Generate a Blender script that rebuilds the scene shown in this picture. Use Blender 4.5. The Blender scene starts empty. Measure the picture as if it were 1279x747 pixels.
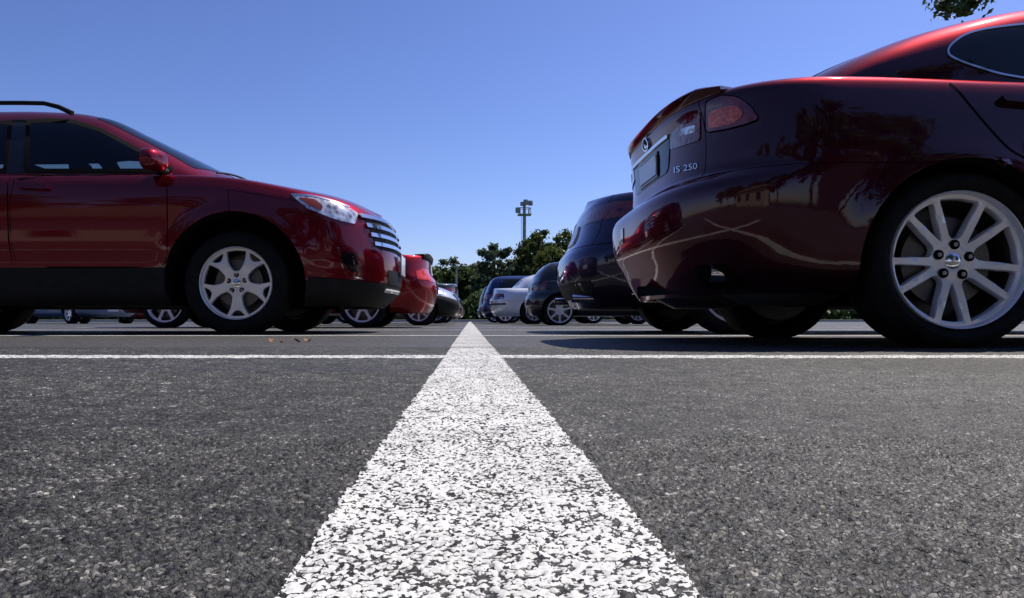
import bpy, bmesh, math, random
import numpy as np
from mathutils import Vector, Matrix
from mathutils.bvhtree import BVHTree
from mathutils.geometry import delaunay_2d_cdt
from mathutils.interpolate import poly_3d_calc
R_ = math.radians
PI = math.pi
random.seed(7)
scene = bpy.context.scene
COL = scene.collection

# ------------------------------------------------------------------ camera (measured from the photograph)
FPX, VPX, VPY, CAMH = 900.0, 587.0, 400.0, 0.10
cam = bpy.data.cameras.new('camera')
camo = bpy.data.objects.new('camera', cam)
COL.objects.link(camo)
cam.sensor_width = 36.0
cam.lens = FPX / 1279 * 36
cam.shift_x = (639.5 - VPX) / 1279
cam.shift_y = (VPY - 373.5) / 1279
cam.clip_start = 0.02
cam.clip_end = 5000
camo.location = (0, 0, CAMH)
camo.rotation_euler = (PI / 2, 0, 0)
scene.camera = camo

# ------------------------------------------------------------------ light
SUN = Vector((0.47, 0.34, 0.95)).normalized()
elev = math.asin(SUN.z)
azim = math.atan2(SUN.x, SUN.y)
world = bpy.data.worlds.new('World')
scene.world = world
world.use_nodes = True
nt = world.node_tree
sky = nt.nodes.new('ShaderNodeTexSky')
sky.sky_type = 'NISHITA'
sky.sun_disc = False
sky.sun_elevation = elev
sky.sun_rotation = azim
sky.air_density = 1.0
sky.dust_density = 0.6
sky.ozone_density = 6.0
bgn = nt.nodes['Background']
bgn.inputs[1].default_value = 0.060
hs = nt.nodes.new('ShaderNodeMix'); hs.data_type = 'RGBA'; hs.blend_type = 'MULTIPLY'; hs.inputs[0].default_value = 1.0
hs.inputs[7].default_value = (1.05, 0.925, 1.03, 1)      # the photograph's violet-leaning blue
gm = nt.nodes.new('ShaderNodeGamma'); gm.inputs[1].default_value = 1.29
nt.links.new(sky.outputs[0], hs.inputs[6]); nt.links.new(hs.outputs[2], gm.inputs[0]); nt.links.new(gm.outputs[0], bgn.inputs[0])
sl = bpy.data.lights.new('sun', 'SUN')
sl.energy = 4.6
sl.angle = R_(0.5)
sl.color = (1.0, 0.94, 0.85)
so = bpy.data.objects.new('sun', sl)
COL.objects.link(so)
so.rotation_euler = (-SUN).to_track_quat('-Z', 'Y').to_euler()
so.location = (20, 20, 40)
vs = scene.view_settings
vs.view_transform = 'Standard'
vs.look = 'None'
vs.exposure = 0.45
vs.gamma = 1.0

# ------------------------------------------------------------------ materials
MATS = {}
def principled(name, color, rough=0.5, metal=0.0, coat=0.0, coat_r=0.03, spec=0.5, ior=1.5):
    m = bpy.data.materials.new(name)
    m.use_nodes = True
    b = m.node_tree.nodes['Principled BSDF']
    b.inputs['Base Color'].default_value = (*color, 1)
    b.inputs['Roughness'].default_value = rough
    b.inputs['Metallic'].default_value = metal
    b.inputs['Coat Weight'].default_value = coat
    b.inputs['Coat Roughness'].default_value = coat_r
    b.inputs['Specular IOR Level'].default_value = spec
    b.inputs['IOR'].default_value = ior
    return m
def nodes(m): return m.node_tree.nodes, m.node_tree.links, m.node_tree.nodes['Principled BSDF']
def noise(n, l, scale, detail=3, rough=0.5, vec=None, dist=0.0):
    t = n.new('ShaderNodeTexNoise')
    t.inputs['Scale'].default_value = scale
    t.inputs['Detail'].default_value = detail
    t.inputs['Roughness'].default_value = rough
    t.inputs['Distortion'].default_value = dist
    if vec is not None: l.new(vec, t.inputs['Vector'])
    return t
def ramp(n, l, src, stops):
    r = n.new('ShaderNodeValToRGB')
    while len(r.color_ramp.elements) < len(stops): r.color_ramp.elements.new(0.5)
    for e, (p, c) in zip(r.color_ramp.elements, stops):
        e.position = p
        e.color = (*c, 1) if isinstance(c, tuple) else (c, c, c, 1)
    l.new(src, r.inputs[0])
    return r
def texco(n): return n.new('ShaderNodeTexCoord').outputs['Object']
def bump(n, l, src, strength, dist, prev=None):
    b = n.new('ShaderNodeBump')
    b.inputs['Strength'].default_value = strength
    b.inputs['Distance'].default_value = dist
    l.new(src, b.inputs['Height'])
    if prev is not None: l.new(prev, b.inputs['Normal'])
    return b.outputs[0]
def vor(n, l, scale, vec, feature='F1', rnd=1.0):
    v = n.new('ShaderNodeTexVoronoi')
    v.feature = feature
    v.inputs['Scale'].default_value = scale
    v.inputs['Randomness'].default_value = rnd
    l.new(vec, v.inputs['Vector'])
    return v

def paint(name, col, metal=0.85, rough=0.40, flake=0.10, dusty=0.10, tint=True):
    """metallic base with fine flake under a clear coat, a thin film of road dust low down"""
    m = principled(name, col, rough, metal, 1.0, 0.025, spec=0.12)
    n, l, b = nodes(m)
    mx_ = max(col)
    b.inputs['Specular Tint'].default_value = (*[.25 + .75 * c / mx_ if tint else 1 for c in col], 1)
    tc = texco(n)
    fl = noise(n, l, 900, 1, 0.5, tc)
    mix = n.new('ShaderNodeMix'); mix.data_type = 'RGBA'
    l.new(fl.outputs['Fac'], mix.inputs[0])
    mix.inputs[6].default_value = (*[c * 0.75 for c in col], 1)
    mix.inputs[7].default_value = (*[min(1, c * 1.3 + 0.004) for c in col], 1)
    sep = n.new('ShaderNodeSeparateXYZ'); l.new(tc, sep.inputs[0])
    mr = n.new('ShaderNodeMapRange'); mr.inputs[1].default_value = 0.55; mr.inputs[2].default_value = 0.2
    mr.inputs[3].default_value = 0.0; mr.inputs[4].default_value = dusty
    l.new(sep.outputs[2], mr.inputs[0])
    dn = noise(n, l, 9, 5, 0.65, tc)
    mu = n.new('ShaderNodeMath'); mu.operation = 'MULTIPLY'
    l.new(mr.outputs[0], mu.inputs[0]); l.new(dn.outputs['Fac'], mu.inputs[1])
    mx2 = n.new('ShaderNodeMix'); mx2.data_type = 'RGBA'
    l.new(mu.outputs[0], mx2.inputs[0]); l.new(mix.outputs[2], mx2.inputs[6])
    mx2.inputs[7].default_value = (0.16, 0.14, 0.12, 1)
    l.new(mx2.outputs[2], b.inputs['Base Color'])
    # faint orange peel and dust in the clear coat
    cr = n.new('ShaderNodeMapRange'); cr.inputs[3].default_value = 0.015; cr.inputs[4].default_value = 0.07
    l.new(dn.outputs['Fac'], cr.inputs[0]); l.new(cr.outputs[0], b.inputs['Coat Roughness'])
    op = noise(n, l, 55, 2, 0.5, tc)
    l.new(bump(n, l, op.outputs['Fac'], 0.012, 0.01), b.inputs['Coat Normal'])
    return m

M = {}
M['red_suv'] = paint('deep_red_paint', (0.165, 0.003, 0.010))
M['maroon'] = paint('maroon_paint', (0.042, 0.0025, 0.009))
M['red'] = paint('red_paint', (0.26, 0.005, 0.009), 0.6)
M['violet'] = paint('dark_violet_blue_paint', (0.018, 0.014, 0.032))
M['black_paint'] = paint('black_paint', (0.02, 0.021, 0.024), 0.5)
M['silver'] = paint('silver_paint', (0.55, 0.57, 0.60), 0.6, 0.32)
M['silver_blue'] = paint('pale_silver_blue_paint', (0.66, 0.69, 0.78), 0.3, 0.32)
M['blue'] = paint('navy_blue_paint', (0.02, 0.035, 0.10))
M['mid_blue'] = paint('steel_blue_paint', (0.12, 0.2, 0.38))
M['grey'] = paint('grey_paint', (0.12, 0.125, 0.135), 0.5)
M['white'] = paint('white_car_paint', (0.75, 0.75, 0.74), 0.0)
M['brick_red'] = paint('dull_red_paint', (0.22, 0.03, 0.03))

def simple_noise_mat(name, c1, c2, scale, rough=0.8, bumpd=0.0):
    m = principled(name, c1, rough, spec=0.25)
    n, l, b = nodes(m)
    t = noise(n, l, scale, 5, 0.6, texco(n))
    r = ramp(n, l, t.outputs['Fac'], [(0.3, c1), (0.7, c2)])
    l.new(r.outputs[0], b.inputs['Base Color'])
    if bumpd: l.new(bump(n, l, t.outputs['Fac'], 0.6, bumpd), b.inputs['Normal'])
    return m
def make_plastic():
    m = principled('black_plastic', (0.018, 0.018, 0.019), 0.62, spec=0.22)
    n, l, b = nodes(m)
    t = noise(n, l, 14, 5, 0.6, texco(n))
    r = ramp(n, l, t.outputs['Fac'], [(0.3, (0.006, 0.006, 0.0065)), (0.75, (0.016, 0.0155, 0.015))])
    l.new(r.outputs[0], b.inputs['Base Color'])
    f = noise(n, l, 400, 2, 0.5, texco(n))
    l.new(bump(n, l, f.outputs['Fac'], 0.15, 0.002), b.inputs['Normal'])
    return m
M['plastic'] = make_plastic()
M['gloss_black'] = principled('gloss_black_trim', (0.008, 0.008, 0.009), 0.08)
M['under'] = principled('underbody_black', (0.008, 0.008, 0.008), 0.9, spec=0.1)
M['glass'] = principled('dark_tinted_glass', (0.006, 0.008, 0.009), 0.03, ior=1.5)
def make_tint():
    m = bpy.data.materials.new('tinted_glass'); m.use_nodes = True
    n, l = m.node_tree.nodes, m.node_tree.links
    n.remove(n['Principled BSDF'])
    tr = n.new('ShaderNodeBsdfTransparent'); tr.inputs[0].default_value = (0.50, 0.56, 0.54, 1)
    gs = n.new('ShaderNodeBsdfGlossy'); gs.inputs['Roughness'].default_value = 0.01
    fr = n.new('ShaderNodeFresnel'); fr.inputs[0].default_value = 1.5
    mx = n.new('ShaderNodeMixShader')
    l.new(fr.outputs[0], mx.inputs[0]); l.new(tr.outputs[0], mx.inputs[1]); l.new(gs.outputs[0], mx.inputs[2])
    l.new(mx.outputs[0], n['Material Output'].inputs[0])
    return m
M['tint'] = make_tint()
M['cloth'] = simple_noise_mat('seat_cloth', (0.012, 0.012, 0.012), (0.03, 0.03, 0.03), 40)
M['chrome'] = principled('chrome', (0.75, 0.75, 0.77), 0.08, 1.0)
M['steel'] = principled('dull_steel', (0.35, 0.34, 0.33), 0.45, 1.0)
M['disc'] = principled('brake_disc', (0.14, 0.135, 0.13), 0.45, 1.0)
M['alloy'] = principled('alloy_wheel_silver', (0.78, 0.78, 0.81), 0.28, 0.45, 0.6)
M['alloy_grey'] = principled('alloy_wheel_grey', (0.50, 0.50, 0.52), 0.35, 0.35, 0.3)
M['dark_hole'] = principled('shadow_gap_black', (0.004, 0.004, 0.004), 0.9, spec=0.05)
M['lens_red'] = principled('red_lamp_lens', (0.28, 0.008, 0.012), 0.12, 0, 1.0)
M['lens_amber'] = principled('amber_lamp_lens', (0.55, 0.10, 0.012), 0.12, 0, 1.0)
M['lens_clear'] = principled('clear_lamp_lens', (0.62, 0.64, 0.66), 0.10, 0.55, 1.0)
M['lens_orange'] = principled('brown_orange_reflector', (0.22, 0.035, 0.012), 0.15, 0.2, 1.0)
M['lens_bright'] = principled('bright_red_lamp_lens', (0.55, 0.03, 0.008), 0.12, 0, 1.0)
M['plate'] = principled('licence_plate_white', (0.62, 0.64, 0.70), 0.35, 0.0, 0.4)
M['mirror_glass'] = principled('mirror_glass', (0.7, 0.72, 0.75), 0.03, 1.0)

def make_lens_detail(m, col1, col2, sc):
    n, l, b = nodes(m)
    v = n.new('ShaderNodeTexVoronoi'); v.inputs['Scale'].default_value = sc
    l.new(texco(n), v.inputs['Vector'])
    t = noise(n, l, sc * .35, 3, 0.6, texco(n))
    ad = n.new('ShaderNodeMath'); ad.operation = 'MULTIPLY_ADD'; ad.inputs[1].default_value = 0.45
    l.new(v.outputs['Distance'], ad.inputs[0]); l.new(t.outputs['Fac'], ad.inputs[2])
    r = ramp(n, l, ad.outputs[0], [(0.42, col1), (0.85, col2)])
    l.new(r.outputs[0], b.inputs['Base Color'])
    l.new(bump(n, l, v.outputs['Distance'], 0.25, 0.01), b.inputs['Normal'])
make_lens_detail(M['lens_red'], (0.05, 0.0015, 0.004), (0.19, 0.008, 0.009), 34)
make_lens_detail(M['lens_amber'], (0.34, 0.018, 0.006), (0.72, 0.11, 0.015), 60)
make_lens_detail(M['lens_clear'], (0.06, 0.065, 0.075), (0.90, 0.91, 0.93), 26)

def make_rubber():
    m = principled('tyre_rubber', (0.016, 0.016, 0.016), 0.8, spec=0.15)
    n, l, b = nodes(m)
    t = noise(n, l, 22, 5, 0.65, texco(n))
    r = ramp(n, l, t.outputs['Fac'], [(0.35, (0.006, 0.006, 0.006)), (0.8, (0.018, 0.0175, 0.017))])
    l.new(r.outputs[0], b.inputs['Base Color'])
    return m
M['rubber'] = make_rubber()

def make_asphalt():
    m = principled('asphalt', (0.05, 0.05, 0.05), 0.75, spec=0.4)
    n, l, b = nodes(m)
    tc = texco(n)
    st = vor(n, l, 300, tc)
    st2 = vor(n, l, 420, tc)
    big = noise(n, l, 1.3, 5, 0.6, tc)
    mid = noise(n, l, 40, 4, 0.7, tc)
    # stone colour: some pale chips among bitumen-dark ones
    sc = n.new('ShaderNodeSeparateColor'); l.new(st.outputs['Color'], sc.inputs[0])
    r1 = ramp(n, l, sc.outputs[0], [(0.0, (0.030, 0.029, 0.027)), (0.55, (0.050, 0.048, 0.046)), (0.86, (0.088, 0.085, 0.081)), (0.97, (0.24, 0.235, 0.22))])
    # bitumen in the gaps between stones
    gap = ramp(n, l, st.outputs['Distance'], [(0.30, 1.0), (0.75, 0.30)])
    mul = n.new('ShaderNodeMix'); mul.data_type = 'RGBA'; mul.blend_type = 'MULTIPLY'; mul.inputs[0].default_value = 0.9
    l.new(r1.outputs[0], mul.inputs[6]); l.new(gap.outputs[0], mul.inputs[7])
    r2 = ramp(n, l, big.outputs['Fac'], [(0.3, 0.80), (0.7, 1.30)])
    mul2 = n.new('ShaderNodeMix'); mul2.data_type = 'RGBA'; mul2.blend_type = 'MULTIPLY'; mul2.inputs[0].default_value = 1.0
    l.new(mul.outputs[2], mul2.inputs[6]); l.new(r2.outputs[0], mul2.inputs[7])
    r3 = ramp(n, l, mid.outputs['Fac'], [(0.35, 0.62), (0.65, 1.35)])
    mul3 = n.new('ShaderNodeMix'); mul3.data_type = 'RGBA'; mul3.blend_type = 'MULTIPLY'; mul3.inputs[0].default_value = 1.0
    l.new(mul2.outputs[2], mul3.inputs[6]); l.new(r3.outputs[0], mul3.inputs[7])
    l.new(mul3.outputs[2], b.inputs['Base Color'])
    inv = n.new('ShaderNodeMath'); inv.operation = 'SUBTRACT'; inv.inputs[0].default_value = 1.0
    l.new(st.outputs['Distance'], inv.inputs[1])
    b1 = bump(n, l, inv.outputs[0], 0.75, 0.004)
    b2 = bump(n, l, mid.outputs['Fac'], 0.6, 0.006, b1)
    l.new(b2, b.inputs['Normal'])
    rr = ramp(n, l, sc.outputs[1], [(0.0, 0.42), (1.0, 0.8)])
    l.new(rr.outputs[0], b.inputs['Roughness'])
    return m
M['asphalt'] = make_asphalt()

def make_line_paint(name='line_paint', wear=0.5):
    m = principled(name, (0.72, 0.72, 0.70), 0.7, spec=0.3)
    n, l, b = nodes(m)
    tc = texco(n)
    st = vor(n, l, 330, tc)
    fine = noise(n, l, 480, 3, 0.6, tc)
    mid = noise(n, l, 95, 4, 0.65, tc)
    big = noise(n, l, 5, 3, 0.5, tc)
    a = n.new('ShaderNodeMath'); a.operation = 'MULTIPLY_ADD'; a.inputs[1].default_value = 0.55
    l.new(st.outputs['Distance'], a.inputs[0]); l.new(fine.outputs['Fac'], a.inputs[2])
    a2 = n.new('ShaderNodeMath'); a2.operation = 'MULTIPLY_ADD'; a2.inputs[1].default_value = 0.75
    l.new(mid.outputs['Fac'], a2.inputs[0]); l.new(a.outputs[0], a2.inputs[2])
    a3 = n.new('ShaderNodeMath'); a3.operation = 'MULTIPLY_ADD'; a3.inputs[1].default_value = 0.35
    l.new(big.outputs['Fac'], a3.inputs[0]); l.new(a2.outputs[0], a3.inputs[2])
    r = ramp(n, l, a3.outputs[0], [(0.0, (0.78, 0.78, 0.76))])
    cr = r.color_ramp
    cr.elements[0].position = 0.0
    for e in list(cr.elements)[1:]: cr.elements.remove(e)
    sub = n.new('ShaderNodeMapRange')
    sub.inputs[1].default_value = 1.27; sub.inputs[2].default_value = 1.48
    l.new(a3.outputs[0], sub.inputs[0])
    mix = n.new('ShaderNodeMix'); mix.data_type = 'RGBA'
    l.new(sub.outputs[0], mix.inputs[0])
    wr = ramp(n, l, mid.outputs['Fac'], [(0.3, (0.66, 0.66, 0.645)), (0.7, (0.50, 0.50, 0.49))])
    l.new(wr.outputs[0], mix.inputs[6]); mix.inputs[7].default_value = (0.045, 0.045, 0.046, 1)
    l.new(mix.outputs[2], b.inputs['Base Color'])
    inv = n.new('ShaderNodeMath'); inv.operation = 'SUBTRACT'; inv.inputs[0].default_value = 2.0
    l.new(a3.outputs[0], inv.inputs[1])
    l.new(bump(n, l, inv.outputs[0], 0.7, 0.004), b.inputs['Normal'])
    return m
M['line'] = make_line_paint()

M['bark'] = simple_noise_mat('bark', (0.05, 0.04, 0.03), (0.13, 0.10, 0.08), 8, 0.9, 0.03)
M['grass'] = simple_noise_mat('grass_green', (0.03, 0.06, 0.015), (0.07, 0.11, 0.03), 0.8, 0.9)
M['wall_beige'] = simple_noise_mat('beige_render', (0.50, 0.40, 0.29), (0.58, 0.47, 0.35), 1.5, 0.85)
M['roof_tile'] = simple_noise_mat('brown_roof', (0.10, 0.07, 0.05), (0.16, 0.11, 0.08), 4, 0.85)
M['mast'] = simple_noise_mat('galvanised_steel', (0.20, 0.21, 0.22), (0.30, 0.31, 0.33), 3, 0.55)
M['concrete'] = simple_noise_mat('concrete', (0.28, 0.27, 0.25), (0.40, 0.39, 0.36), 3, 0.9)
def leaf_mat(name, dark, light):
    m = principled(name, dark, 0.55, spec=0.3)
    n, l, b = nodes(m)
    tc = texco(n)
    t = noise(n, l, 0.9, 4, 0.7, tc)
    t2 = noise(n, l, 14, 2, 0.5, tc)
    ad = n.new('ShaderNodeMath'); ad.operation = 'MULTIPLY_ADD'; ad.inputs[1].default_value = 0.5
    l.new(t2.outputs['Fac'], ad.inputs[0]); l.new(t.outputs['Fac'], ad.inputs[2])
    r = ramp(n, l, ad.outputs[0], [(0.55, dark), (0.95, light)])
    l.new(r.outputs[0], b.inputs['Base Color'])
    b.inputs['Transmission Weight'].default_value = 0.0
    tr = n.new('ShaderNodeBsdfTranslucent'); l.new(r.outputs[0], tr.inputs[0])
    mx = n.new('ShaderNodeMixShader'); mx.inputs[0].default_value = 0.25
    out = n['Material Output']
    l.new(b.outputs[0], mx.inputs[1]); l.new(tr.outputs[0], mx.inputs[2]); l.new(mx.outputs[0], out.inputs[0])
    return m
M['leaf'] = leaf_mat('leaf_green', (0.028, 0.05, 0.012), (0.10, 0.14, 0.03))
M['leaf_olive'] = leaf_mat('leaf_olive', (0.036, 0.06, 0.016), (0.13, 0.16, 0.034))
M['leaf_grey'] = leaf_mat('leaf_grey_green', (0.04, 0.065, 0.034), (0.13, 0.17, 0.095))
M['leaf_dark'] = leaf_mat('leaf_dark', (0.034, 0.06, 0.018), (0.11, 0.155, 0.042))
M['dry_leaf'] = simple_noise_mat('dry_leaf_brown', (0.16, 0.07, 0.03), (0.32, 0.17, 0.07), 60, 0.7)

# ------------------------------------------------------------------ object helpers
def link(o, parent=None):
    COL.objects.link(o)
    if parent is not None: o.parent = parent
    return o
def tag(o, label=None, cat=None, group=None, kind=None):
    if label: o['label'] = label
    if cat: o['category'] = cat
    if group: o['group'] = group
    if kind: o['kind'] = kind
    return o
def empty(name, loc, rz=0.0):
    o = bpy.data.objects.new(name, None)
    o.empty_display_size = 0.3
    COL.objects.link(o)
    o.location = loc
    o.rotation_euler = (0, 0, rz)
    return o
def mesh(name, verts, faces, mat, parent=None, smooth=True, sharp=None, normals=None):
    me = bpy.data.meshes.new(name)
    me.from_pydata([tuple(v) for v in verts], [], faces)
    me.materials.append(mat)
    me.validate()
    me.polygons.foreach_set('use_smooth', [smooth] * len(me.polygons))
    if sharp: me.set_sharp_from_angle(angle=R_(sharp))
    me.update()
    return link(bpy.data.objects.new(name, me), parent)
def obj_bm(name, bm, mat, parent=None, smooth=True, sharp=35):
    me = bpy.data.meshes.new(name)
    bm.to_mesh(me); bm.free()
    me.materials.append(mat)
    me.polygons.foreach_set('use_smooth', [smooth] * len(me.polygons))
    if smooth and sharp: me.set_sharp_from_angle(angle=R_(sharp))
    return link(bpy.data.objects.new(name, me), parent)
def copy_obj(o, parent, name=None):
    c = o.copy(); COL.objects.link(c); c.parent = parent
    return c
def copy_tree(o, parent=None):
    c = o.copy(); COL.objects.link(c); c.parent = parent
    for ch in list(o.children): copy_tree(ch, c)
    return c
def bm_box(bm, c, s, rot=None, bev=0.0, seg=2):
    r = bmesh.ops.create_cube(bm, size=1.0)
    vs_ = r['verts']
    bmesh.ops.scale(bm, vec=s, verts=vs_)
    if bev:
        ed = list({e for v in vs_ for e in v.link_edges})
        rb = bmesh.ops.bevel(bm, geom=ed, offset=bev, segments=seg, affect='EDGES', profile=0.5)
        vs_ = list({v for f in rb['faces'] for v in f.verts} | {v for v in vs_ if v.is_valid})
    if rot is not None: bmesh.ops.rotate(bm, cent=(0, 0, 0), matrix=rot, verts=vs_)
    bmesh.ops.translate(bm, vec=c, verts=vs_)
def bm_tube(bm, pts, rad, seg=8, caps=True):
    """sweep a circle along points; rad scalar or list"""
    rings = []
    n = len(pts)
    pts = [Vector(p) for p in pts]
    for i, p in enumerate(pts):
        d = (pts[min(i + 1, n - 1)] - pts[max(i - 1, 0)]).normalized()
        up = Vector((0, 0, 1)) if abs(d.z) < 0.9 else Vector((1, 0, 0))
        a = d.cross(up).normalized(); b = d.cross(a).normalized()
        r = rad[i] if isinstance(rad, (list, tuple)) else rad
        rings.append([bm.verts.new(p + a * (r * math.cos(2 * PI * k / seg)) + b * (r * math.sin(2 * PI * k / seg))) for k in range(seg)])
    for i in range(n - 1):
        for k in range(seg):
            bm.faces.new((rings[i][k], rings[i][(k + 1) % seg], rings[i + 1][(k + 1) % seg], rings[i + 1][k]))
    if caps:
        bm.faces.new(list(reversed(rings[0]))); bm.faces.new(rings[-1])
def bm_fix(bm):
    bmesh.ops.recalc_face_normals(bm, faces=bm.faces[:])

class Cv:
    """monotone cubic through control points"""
    def __init__(s, pts):
        pts = sorted(pts)
        s.x = [p[0] for p in pts]; s.y = [p[1] for p in pts]
        n = len(pts)
        d = [(s.y[i + 1] - s.y[i]) / (s.x[i + 1] - s.x[i]) for i in range(n - 1)]
        m = [d[0]] + [0.0] * (n - 2) + [d[-1]]
        for i in range(1, n - 1):
            if d[i - 1] * d[i] > 0:
                h0 = s.x[i] - s.x[i - 1]; h1 = s.x[i + 1] - s.x[i]
                w1 = 2 * h1 + h0; w2 = h1 + 2 * h0
                m[i] = (w1 + w2) / (w1 / d[i - 1] + w2 / d[i])
        s.m = m
    def __call__(s, v):
        x, y, m = s.x, s.y, s.m
        if v <= x[0]: return y[0]
        if v >= x[-1]: return y[-1]
        import bisect
        i = bisect.bisect_right(x, v) - 1
        h = x[i + 1] - x[i]; t = (v - x[i]) / h
        t2 = t * t; t3 = t2 * t
        return (2 * t3 - 3 * t2 + 1) * y[i] + (t3 - 2 * t2 + t) * h * m[i] + (-2 * t3 + 3 * t2) * y[i + 1] + (t3 - t2) * h * m[i + 1]

# ------------------------------------------------------------------ 2D polygons laid on surfaces
def pip(x, y, poly):
    c = False; n = len(poly); j = n - 1
    for i in range(n):
        xi, yi = poly[i]; xj, yj = poly[j]
        if (yi > y) != (yj > y) and x < (xj - xi) * (y - yi) / (yj - yi) + xi: c = not c
        j = i
    return c
def chaikin(poly, it=2):
    for _ in range(it):
        q = []
        n = len(poly)
        for i in range(n):
            a = poly[i]; b = poly[(i + 1) % n]
            q.append((a[0] * .78 + b[0] * .22, a[1] * .78 + b[1] * .22))
            q.append((a[0] * .22 + b[0] * .78, a[1] * .22 + b[1] * .78))
        poly = q
    return poly
def densify(poly, step):
    q = []
    n = len(poly)
    for i in range(n):
        a = poly[i]; b = poly[(i + 1) % n]
        k = max(1, int(math.ceil(math.hypot(b[0] - a[0], b[1] - a[1]) / step)))
        for j in range(k): q.append((a[0] + (b[0] - a[0]) * j / k, a[1] + (b[1] - a[1]) * j / k))
    return q
def tri_region(outer, holes, step, pts=None):
    """triangulate polygon-with-holes, with interior points; returns verts2d, tris"""
    V = []; E = []
    for loop in [outer] + holes:
        s = len(V); V += loop
        E += [(s + i, s + (i + 1) % len(loop)) for i in range(len(loop))]
    if pts is None:
        pts = []
        xs = [p[0] for p in outer]; ys = [p[1] for p in outer]
        x = min(xs) + step * .5
        while x < max(xs):
            y = min(ys) + step * .5
            while y < max(ys):
                if pip(x, y, outer) and not any(pip(x, y, h) for h in holes): pts.append((x, y))
                y += step
            x += step
    # drop points too near to a boundary
    B = np.array(V)
    keep = [p for p in pts if np.min((B[:, 0] - p[0]) ** 2 + (B[:, 1] - p[1]) ** 2) > (step * .35) ** 2]
    V2 = [Vector(p) for p in V + keep]
    vo, eo, fo, *_ = delaunay_2d_cdt(V2, E, [], 0, 1e-7)
    tris = []
    for f in fo:
        cx = sum(vo[i][0] for i in f) / 3; cy = sum(vo[i][1] for i in f) / 3
        if pip(cx, cy, outer) and not any(pip(cx, cy, h) for h in holes):
            a, b, c = (vo[i] for i in f)
            if (b - a).cross(c - a) < 0: f = [f[0], f[2], f[1]]
            tris.append(list(f))
    return [tuple(v) for v in vo], tris

class Surf:
    """a body surface to lay parts on"""
    def __init__(s, verts, faces, vnorm):
        s.v = [Vector(p) for p in verts]; s.f = faces; s.n = vnorm
        s.bvh = BVHTree.FromPolygons(s.v, faces)
    def hit(s, o, d):
        loc, n, idx, dist = s.bvh.ray_cast(o, d)
        if loc is None:
            # nearest approach of the ray
            best = None
            for k in range(1, 60):
                p = o + d * (0.15 * k)
                l2, n2, i2, d2 = s.bvh.find_nearest(p)
                if best is None or d2 < best[0]: best = (d2, l2, i2)
            loc, idx = best[1], best[2]
        f = s.f[idx]
        w = poly_3d_calc([s.v[i] for i in f], loc)
        nn = Vector((0, 0, 0))
        for i, a in zip(f, w): nn += s.n[i] * a
        if nn.length < 1e-6: nn = -d
        nn.normalize()
        if nn.dot(d) > 0 and False: nn = -nn
        return loc, nn
def ray_side(sign):
    return lambda x, z: (Vector((x, sign * 4, z)), Vector((0, -sign, 0)))
def ray_rear(y, z): return Vector((-8, y, z)), Vector((1, 0, 0))
def ray_front(y, z): return Vector((8, y, z)), Vector((-1, 0, 0))
def ray_top(x, y): return Vector((x, y, 6)), Vector((0, 0, -1))
def ray_diag(sx, sy, a=45):
    """look at a corner: 2D (t, z), t measured across"""
    d = Vector((-sx * math.cos(R_(a)), -sy * math.sin(R_(a)), 0)); s = Vector((-d.y, d.x, 0))
    def f(t, z): return s * t - d * 8 + Vector((0, 0, z)), d
    return f
def ray_photo(root):
    """rays of the measured camera, in a car's own frame: used to survey outlines onto its surface"""
    inv = Matrix.Translation(root.location) @ Matrix.Rotation(root.rotation_euler.z, 4, 'Z')
    inv = inv.inverted()
    o = inv @ Vector((0, 0, CAMH))
    def f(px, py):
        d = Vector(((px - VPX) / FPX, 1, -(py - VPY) / FPX)).normalized()
        return o, (inv.to_3x3() @ d).normalized()
    return f
def patch(name, poly, ray, surf, mat, parent, off=0.003, thick=0.008, step=0.04, rnd=2, mirror=False, dome=0.0, holes=(), den=2.2):
    poly = list(poly)
    if rnd: poly = chaikin(densify(poly, step * den), rnd)
    outer = densify(poly, step)
    hs = [densify(chaikin(list(h), rnd), step) for h in holes]
    V, T = tri_region(outer, hs, step)
    top = []; bot = []; nor = []
    hits = [surf.hit(*ray(*p)) for p in V]
    if dome:
        B = np.array(outer)
        dd = [math.sqrt(np.min((B[:, 0] - p[0]) ** 2 + (B[:, 1] - p[1]) ** 2)) for p in V]
        md = max(dd) or 1
    for i, (loc, n) in enumerate(hits):
        o2 = off + (dome * math.sqrt(max(0, 1 - (1 - dd[i] / md) ** 2)) if dome else 0)
        top.append(loc + n * o2); bot.append(loc - n * thick); nor.append(n)
    # orientation
    flip = 0
    for t in T[:40]:
        a, b, c = (top[i] for i in t)
        flip += 1 if (b - a).cross(c - a).dot(nor[t[0]]) < 0 else -1
    if flip > 0: T = [[t[0], t[2], t[1]] for t in T]
    cnt = {}
    for t in T:
        for a, b in ((t[0], t[1]), (t[1], t[2]), (t[2], t[0])):
            cnt[(a, b)] = 1
    bd = [(a, b) for (a, b) in cnt if (b, a) not in cnt]
    verts = top[:]
    m = {}
    faces = [list(t) for t in T]
    for a, b in bd:
        for i in (a, b):
            if i not in m:
                m[i] = (len(verts), len(verts) + 1)
                verts.append(top[i]); verts.append(bot[i])
        faces.append([m[b][0], m[a][0], m[a][1], m[b][1]])
    def build(sgn):
        vv = [Vector((v.x, v.y * sgn, v.z)) for v in verts]
        ff = faces if sgn > 0 else [list(reversed(f)) for f in faces]
        o = mesh(name, vv, ff, mat, parent)
        me = o.data
        if not dome and len(me.polygons) == len(ff):
            ln = []
            nt_ = len(T)
            for k, p in enumerate(me.polygons):
                for vi in p.vertices:
                    if k < nt_: n = nor[vi]; ln.append((n.x, n.y * sgn, n.z))
                    else: ln.append(tuple(p.normal))
            me.normals_split_custom_set(ln)
        return o
    o = build(1)
    if mirror:
        o2 = build(-1)
        return o, o2
    return o
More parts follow.
